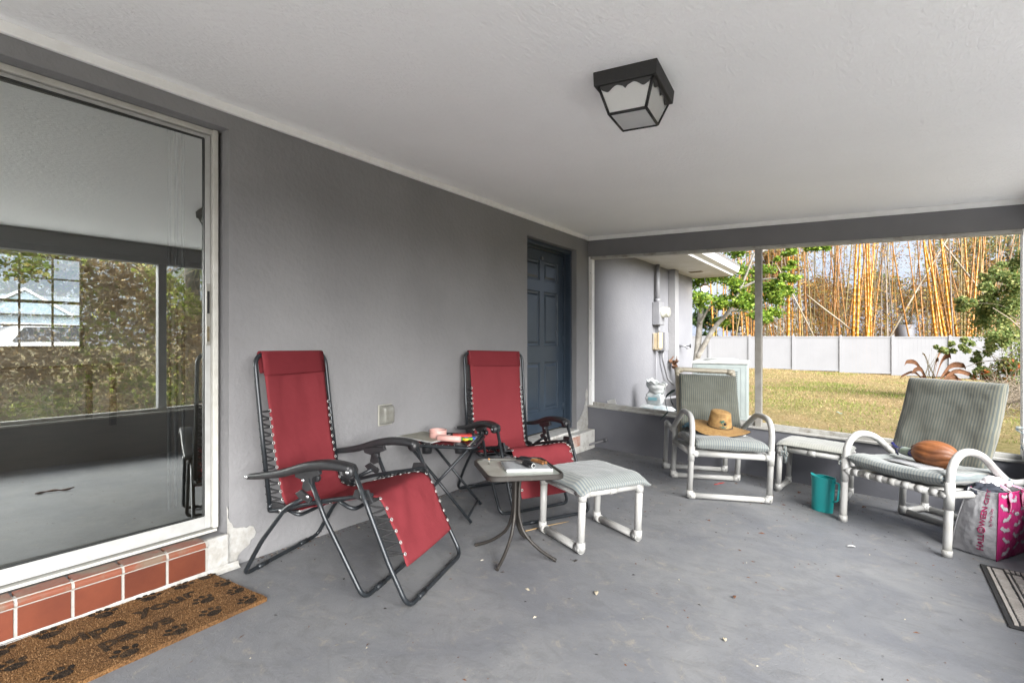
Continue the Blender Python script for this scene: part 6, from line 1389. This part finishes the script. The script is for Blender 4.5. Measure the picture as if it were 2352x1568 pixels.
# ---- overgrown bank beyond the long side of the porch (mirrored in the sliding door)
rv_ = random.Random(41); bank = tag(empty('vine_bank', (8.2, 2, -.2)), 'overgrown bank of brown vines and yellow-green leaves, mirrored in the glass door', 'vines', kind='stuff')
m = MB(); tw = MB(); gy = MB()
def bank_top(y): return 2.9+.55*noise.noise(Vector((y*.5, 0, 2)))-1.1*max(0, min(1, (y-3.6)/2.0))*1.0+.5*max(0, min(1, (1.5-y)/3))
for k in range(36000):
    y = rv_.uniform(.2, 9); t_ = rv_.random(); zt = bank_top(y); z = zt*t_; x = 7.0+.9*t_+abs(rv_.gauss(0, .24)); g = noise.noise(Vector((y*.8, z*.8, 4)))
    p = Vector((x-8.2, y-2, z)); leaf(gy if g+rv_.gauss(0, .2) > .12-.25*(t_ > .8) else m, p, rv_.uniform(.03, .085), rv_, 1.5)
for k in range(3400):
    y = rv_.uniform(.2, 9); zt = bank_top(y); z = rv_.uniform(0, zt); p = Vector((7.0+.9*z/3+rv_.uniform(-.1, .3)-8.2, y-2, z)); twig(tw, p, (rv_.gauss(-.2, .4), rv_.gauss(0, .8), rv_.gauss(0, .9)), rv_.uniform(.4, 1.6), .0055, rv_, 5, .35, g=.1, sides=3)
M_vine = mat('bank_earth', (.62, .46, .26), .95, (.46, .46, .18), 6, bump=1, bsc=12, dist=.05)
core = MB().grid(lambda u, v: (-.55+.9*v+.12*noise.noise(Vector((u*60, v*6, 0))), -1.8+8.8*u, bank_top(.2+8.8*u)*v*.22), 80, 10)
for q in (m.build('dry_leaves', leafmat('vine_brown', [(.40, .27, .14), (.62, .47, .26), (.75, .62, .40)], .6), bank), gy.build('green_leaves', leafmat('vine_green', [(.28, .36, .08), (.50, .58, .14), (.72, .70, .26)], .6), bank), tw.build('vine_stems', mat('vine_stem', (.52, .41, .28), .9, (.36, .26, .17), 3), bank), core.build('earth_core', M_vine, bank)): q['kind'] = 'stuff'
for (y, z, s_) in ((1.4, 2.9, 1), (4.6, 3.1, .8)):
    o = tag(empty('palm_crown', (8.6, y, -.2)), 'fan palm rising above the vine bank, %s' % ('mirrored at the top of the glass door' if y < 3 else 'beyond the far end of the bank'), 'palm'); rp = random.Random(int(y*10))
    MB().tube([(0, 0, 0), (0, 0, z)], .14, 10).build('trunk', M_bark, o); m = MB()
    for f in range(22):
        a = rp.random()*6.28; el = rp.uniform(-.5, 1.1); d0 = Vector((math.cos(a)*math.cos(el), math.sin(a)*math.cos(el), math.sin(el))); hub = Vector((0, 0, z))+d0*.55*s_; m.tube([(0, 0, z), hub], .012, 4); side = d0.cross(Vector((0, 0, 1))).normalized()
        for k in range(-9, 10):
            an = k*.13; dd = (d0*math.cos(an)+side*math.sin(an)).normalized(); b0 = hub; b1 = hub+dd*.5*s_; b2 = b1+dd*.25*s_+Vector((0, 0, -.22*s_)); w2 = Vector((0, 0, 1)).cross(dd).normalized()*.014
            m.add([b0-w2*.4, b0+w2*.4, b1+w2, b1-w2, b2], [(0, 1, 2, 3), (3, 2, 4)])
    m.build('fronds', leafmat('fan_leaf_%d' % int(y), [(.12, .17, .05), (.24, .28, .10), (.36, .36, .18)], .3), o)
btree(0, 0, 1, 1, 9, .1, LM_dk, 'x') if 0 else None
for (x, y, H_, lb_) in ((13, 5.5, 4.0, 'bare twiggy tree beyond the vine bank, mirrored at the right of the glass door'),):
    o = tag(empty('tree', (x, y, -.3)), lb_, 'tree'); rnd = random.Random(2); t_ = MB(); t_.tube([(0, 0, 0), (.1, 0, H_*.5), (0, .1, H_)], [.12, .09, .04], 8)
    m = MB()
    for k in range(60):
        P = twig(t_, (0, 0, H_*rnd.uniform(.35, 1)), (rnd.gauss(0, 1), rnd.gauss(0, 1), .6), rnd.uniform(1, 2.5), .022, rnd, 6, .35, sides=4)
        for p in P[2:]:
            for _ in range(3): leaf(m, p+Vector((rnd.gauss(0, .12), rnd.gauss(0, .12), rnd.gauss(0, .12))), .09, rnd)
    t_.build('trunk', M_bark, o); m.build('crown', LM_mid, o)
# ---- what shows through the room's window: blue house, white car, trees
bh = tag(empty('blue_house', (-60, 12.6, .3)), 'pale blue gabled house seen through the window behind the glass door', 'house')
Mbl = mat('pale_blue_siding', (.34, .43, .50), .7, (.30, .39, .46), 2)
MB().box(-8, 0, -9, 12, -.3, 3.4).build('wall', Mbl, bh)
m = MB().poly([(-3.0, 3.4), (3.2, 3.4), (.1, 5.6)], -4, .25, Matrix(((0, 0, 1, 0), (1, 0, 0, 0), (0, 1, 0, 0), (0, 0, 0, 1)))); m.build('gable', Mbl, bh)
m = MB().hexa([Vector(p) for p in ((-9, -9.5, 3.402), (.6, -9.5, 3.402), (.6, 12.5, 3.402), (-9, 12.5, 3.402), (-5, -9.5, 5.4), (-4, -9.5, 5.4), (-4, 12.5, 5.4), (-5, 12.5, 5.4))]); m.build('roof', mat('grey_blue_roof', (.34, .38, .42), .8), bh)
Mwt = mat('house_trim', (.75, .76, .76), .6); Mdg = mat('dark_pane', (.05, .06, .07), .15)
for (y0_, y1_) in ((-1.4, 1.6), (4.2, 6.6), (7.8, 10)):
    f = MB().box(.26, .34, y0_, y1_, .8, 2.6).build('window', Mwt, bh)
    nk = 3
    for k in range(nk): a_ = y0_+.1+(y1_-y0_-.1)*k/nk; MB().box(.342, .36, a_, a_+(y1_-y0_-.1)/nk-.1, .95, 2.45).build('pane', Mdg, f)
for s in (-1, 1): 
    m = MB().hexa([Vector(p) for p in ((.26, .1, 5.55), (.26, .1+s*3.4, 3.25), (.5, .1+s*3.4, 3.25), (.5, .1, 5.55), (.26, .1, 5.8), (.26, .1+s*3.4, 3.5), (.5, .1+s*3.4, 3.5), (.5, .1, 5.8))]); m.build('gable_trim', Mwt, bh)
car = tag(empty('parked_car', (-21, 5.3, .42), R(8)), 'white parked car seen through the window behind the glass door', 'car')
M_car = mat('white_car_paint', (.72, .73, .74), .2, spec=.6, coat=.5)
sec = [(-.88, .28), (-.90, .62), (-.84, .86), (-.66, 1.38), (.66, 1.38), (.84, .86), (.90, .62), (.88, .28)]
lens = [(-2.3, .9, .45, .62), (-2.2, 1, .62, .72), (-1.3, 1, .72, 1.0), (-.9, 1, .74, 1.28), (-.2, 1, .76, 1.42), (1.0, 1, .76, 1.40), (1.9, 1, .76, 1.0), (2.2, .96, .7, .92), (2.3, .9, .5, .8)]
m = MB(); rows = []
for (yy, wf_, belt, top) in lens:
    rows.append([(-.90*wf_, yy, .25), (-.92*wf_, yy, .5), (-.88*wf_, yy, belt), (-.62*wf_, yy, top), (0, yy, top*1.02), (.62*wf_, yy, top), (.88*wf_, yy, belt), (.92*wf_, yy, .5), (.90*wf_, yy, .25)])
m.add([p for r_ in rows for p in r_], [(i*9+k, i*9+k+1, (i+1)*9+k+1, (i+1)*9+k) for i in range(len(rows)-1) for k in range(8)]+[tuple(range(9)), tuple((len(rows)-1)*9+k for k in range(9))[::-1]], True); m.build('car_body', M_car, car)
m = MB(); 
for s in (-1, 1): m.add([(s*.895, -1.1, .80), (s*.68, -.72, 1.27), (s*.68, 1.1, 1.34), (s*.90, 1.75, .82)], [(0, 1, 2, 3)])
m.build('side_window', Mdg, car); 
for s in (-1, 1):
    for yy in (-1.5, 1.45):
        wq = MB().lathe([(0, -.10), (.24, -.11), (.33, -.09), (.34, 0), (.33, .09), (.24, .11), (0, .10)], 20, M=Matrix.Translation((s*.82, yy, .33)) @ Matrix.Rotation(R(90), 4, 'Y')).build('wheel', M_rub, car); MB().lathe([(0, .005), (.2, .0), (.21, -.01)], 16, M=Matrix.Translation((s*.94, yy, .33)) @ Matrix.Rotation(R(90)*s, 4, 'Y')).build('rim', M_steel, wq)
for (x, y, H_, r_, lb_) in ((-34, 14, 5.5, 3.2, 'leafy tree between the white car and the blue house'), (-30, 4.5, 5.0, 2.4, 'drooping green tree to the left of the blue house')):
    o = tag(empty('tree', (x, y, .3)), lb_, 'tree'); rnd = random.Random(int(-x)); MB().tube([(0, 0, 0), (.2, 0, H_)], [.2, .1], 8).build('trunk', M_bark, o); m = MB()
    for k in range(10): c = Vector((rnd.gauss(0, 1), rnd.gauss(0, 1), rnd.gauss(0, .6)))*r_*.5+Vector((0, 0, H_)); leafball(m, c, r_*.5, 260, .20, rnd, .8, .2)
    m.build('crown', LM_mid, o)
# dining table and chairs standing in the room behind the glass
dt = tag(empty('dining_table', (-5.2, 1.75, .2)), 'glossy dining table in the room behind the sliding glass', 'table')
M_dw = mat('dark_glossy_wood', (.022, .016, .012), .12, (.035, .025, .018), 4, spec=.7)
MB().box(-.5, .5, -.7, .7, .72, .75).build('table_top', M_dw, dt, bevel=.006)
for sx_, sy_ in C4: MB().box(sx_*.42-.03, sx_*.42+.03, sy_*.6-.03, sy_*.6+.03, 0, .7195).build('leg', M_dw, dt)
def dchair(x, y, rz, lab):
    o = tag(empty('dining_chair', (x, y, .2), rz), lab, 'chair', 'dining chairs in the room')
    MB().box(-.21, .21, -.21, .21, .43, .46).build('seat', M_dw, o, bevel=.004); m = MB()
    for k in range(4): m.box(-.20, .20, .20, .215, .60+.11*k, .65+.11*k)
    m.build('back_slats', M_dw, o)
    for s in (-1, 1): MB().box(s*.20-.015, s*.20+.015, .18, .21, 0, 1.02).build('rear_leg', M_dw, o); MB().box(s*.19-.015, s*.19+.015, -.20, -.17, 0, .4295).build('front_leg', M_dw, o)
#dchair(-4.55, 1.6, R(-90), 'nearer slat-backed dining chair behind the sliding glass'); dchair(-5.2, .75, R(180), 'slat-backed dining chair at the left end of the table behind the glass')
bl = tag(empty('blinds', (-.35, 1.24, 2.4)), 'gathered vertical blinds hanging inside the sliding glass door', 'blinds')
for k in range(3): MB().box(-.004, .004, -.04, .04, -2.1, 0, Matrix.Translation((0, .035*k, 0)) @ Matrix.Rotation(R(60), 4, 'Z')).build('vane', mat('vane_cloth', (.10, .095, .09), .8) if k == 0 else bpy.data.materials['vane_cloth'], bl)
MB().box(-.03, .03, -.1, .35, .0, .04).build('head_rail', M_white, bl)

# ================================================================ SMALL THINGS ON THE PORCH FLOOR
M_dead = mat('dead_leaf', (.20, .08, .035), .8, (.12, .05, .02), 30); M_deadl = mat('pale_leaf', (.50, .42, .28), .8, (.62, .58, .48), 20)
from_px = lambda x, y: (lambda p: p)(None)
def floor_at(x, y):
    d = ray(x, y); lo, hi = .3, 30
    for _ in range(40):
        mi = (lo+hi)/2; p = _C+d*mi
        if p.z > floor_z(p.x, p.y): lo = mi
        else: hi = mi
    return _C+d*lo
rl = random.Random(77)
def litter(x, y, l_, w_, m_, lab, a=None, name='dead_leaf', cat='leaf'):
    p = floor_at(x, y); o = tag(empty(name, (p.x, p.y, p.z+.001), rl.random()*6.28 if a is None else a), lab, cat, 'bits of dry litter on the floor'); n_ = 7; vs = []
    for k in range(n_): t_ = k/(n_-1); h_ = w_*math.sin(math.pi*(.06+.88*t_))**.8; zz = .003+.012*math.sin(t_*3)*l_/.04*.4; vs += [(l_*(t_-.5), -h_, zz+.004), (l_*(t_-.5), 0, zz), (l_*(t_-.5), h_, zz+.005)]
    fs = []
    for k in range(n_-1): fs += [(3*k, 3*k+3, 3*k+4, 3*k+1), (3*k+1, 3*k+4, 3*k+5, 3*k+2)]
    MB().add(vs, fs, True).build('blade', m_, o, solid=.0012); return o
litter(1687, 1374, .026, .008, M_dead, 'small reddish brown leaf on the floor in front of the armchairs'); litter(1665, 1472, .022, .008, M_deadl, 'small tan leaf lying lower middle of the floor'); litter(1836, 1133, .040, .014, M_dead, 'curled red-brown leaf on the floor left of the teal jug'); litter(1370, 1365, .040, .010, M_deadl, 'flat tan crumb of leaf below the footstool')
litter(1985, 1167, .03, .012, M_dead, 'brown leaf on the floor right of the teal jug'); litter(1955, 1258, .05, .007, M_paper, 'white curled scrap on the floor left of the armchair leg', .4, 'paper_scrap', 'scrap'); litter(2088, 1374, .018, .006, M_dead, 'tiny dark leaf bit near the right-hand armchair leg') if 0 else None
p = floor_at(1652, 1112); o = tag(empty('red_straw', (p.x, p.y, p.z+.005), 1.15), 'thin red straw on the floor under the hat chair', 'straw'); MB().tube([(-.07, 0, 0), (.07, 0, 0)], .0035, 8).build('straw_tube', mat('red_straw_plastic', (.6, .03, .02), .4), o)
a_, b_ = floor_at(1245, 1300-0), floor_at(1390, 1278); a_, b_ = floor_at(1262, 1301-60), floor_at(1390, 1198)
a_ = floor_at(1207, 1222); b_ = floor_at(1306, 1200); o = tag(empty('bamboo_stick', a_), 'thin tan stick on the floor behind the glass-topped table', 'stick'); MB().tube([(0, 0, .006), tuple((b_-a_)*.5+Vector((0, .01, .008))), tuple(b_-a_+Vector((0, 0, .006)))], [.004, .0035, .002], 6).build('stick_body', mat('tan_stick', (.45, .30, .14), .7), o)
o = tag(empty('dry_twig', (2.50, 1.22, floor_z(2.50, 1.22)+.004), 1.75), 'curled brown twig lying on the floor, seen mirrored in the sliding glass door', 'twig')
MB().tube(smooth([(-.12, .02, .012), (-.07, -.012, .008), (0, .005, .014), (.06, .022, .008), (.12, .004, .016)], 5), [.004+.006*abs(math.sin(k*.5)) for k in range(21)], 7).build('twig_body', M_dead, o)
p = Vector((1.55, 1.15, 0)); p.z = floor_z(p.x, p.y)
# scattered dust and crumbs
m = MB()
for k in range(900):
    u = rl.random(); x = rl.uniform(.05, 3.7); y = rl.uniform(.3, 5.6)
    if rl.random() < .55: y = 5.6-abs(rl.gauss(0, 1.2))
    s_ = rl.uniform(.0012, .0042)*(1.6 if rl.random() < .06 else 1); z = floor_z(x, y)+.0005; a = rl.random()*6.28; q = rl.uniform(1, 4)
    if y < .3: continue
    m.m = rl.choice([0, 0, 0, 0, 1, 2, 2, 2]); c_, d_ = math.cos(a), math.sin(a); m.add([(x-c_*s_*q, y-d_*s_*q, z), (x+d_*s_, y-c_*s_, z+.001), (x+c_*s_*q, y+d_*s_*q, z+.0005), (x-d_*s_, y+c_*s_, z+s_)], [(0, 1, 2), (0, 2, 3), (0, 3, 1), (1, 3, 2)])
for k in range(900):
    if k < 520: y = rl.uniform(1.5, 4.25); x = .003+abs(rl.gauss(0, .045))
    else: x = rl.uniform(.2, 3.7); y = 5.645-abs(rl.gauss(0, .05))
    s_ = rl.uniform(.0010, .0035); z = floor_z(x, y)+.0006; a = rl.random()*6.28; q = rl.uniform(1, 5); m.m = rl.choice([0, 1, 2, 2]); c_, d_ = math.cos(a), math.sin(a)
    m.add([(x-c_*s_*q, y-d_*s_*q, z), (x+d_*s_, y-c_*s_, z+.001), (x+c_*s_*q, y+d_*s_*q, z+.0005), (x-d_*s_, y+c_*s_, z+s_)], [(0, 1, 2), (0, 2, 3), (0, 3, 1), (1, 3, 2)])
tag(m.build('floor_debris', [M_dead, M_deadl, M_rust]), 'crumbs, twigs and grit scattered over the grey floor', 'debris', kind='stuff')
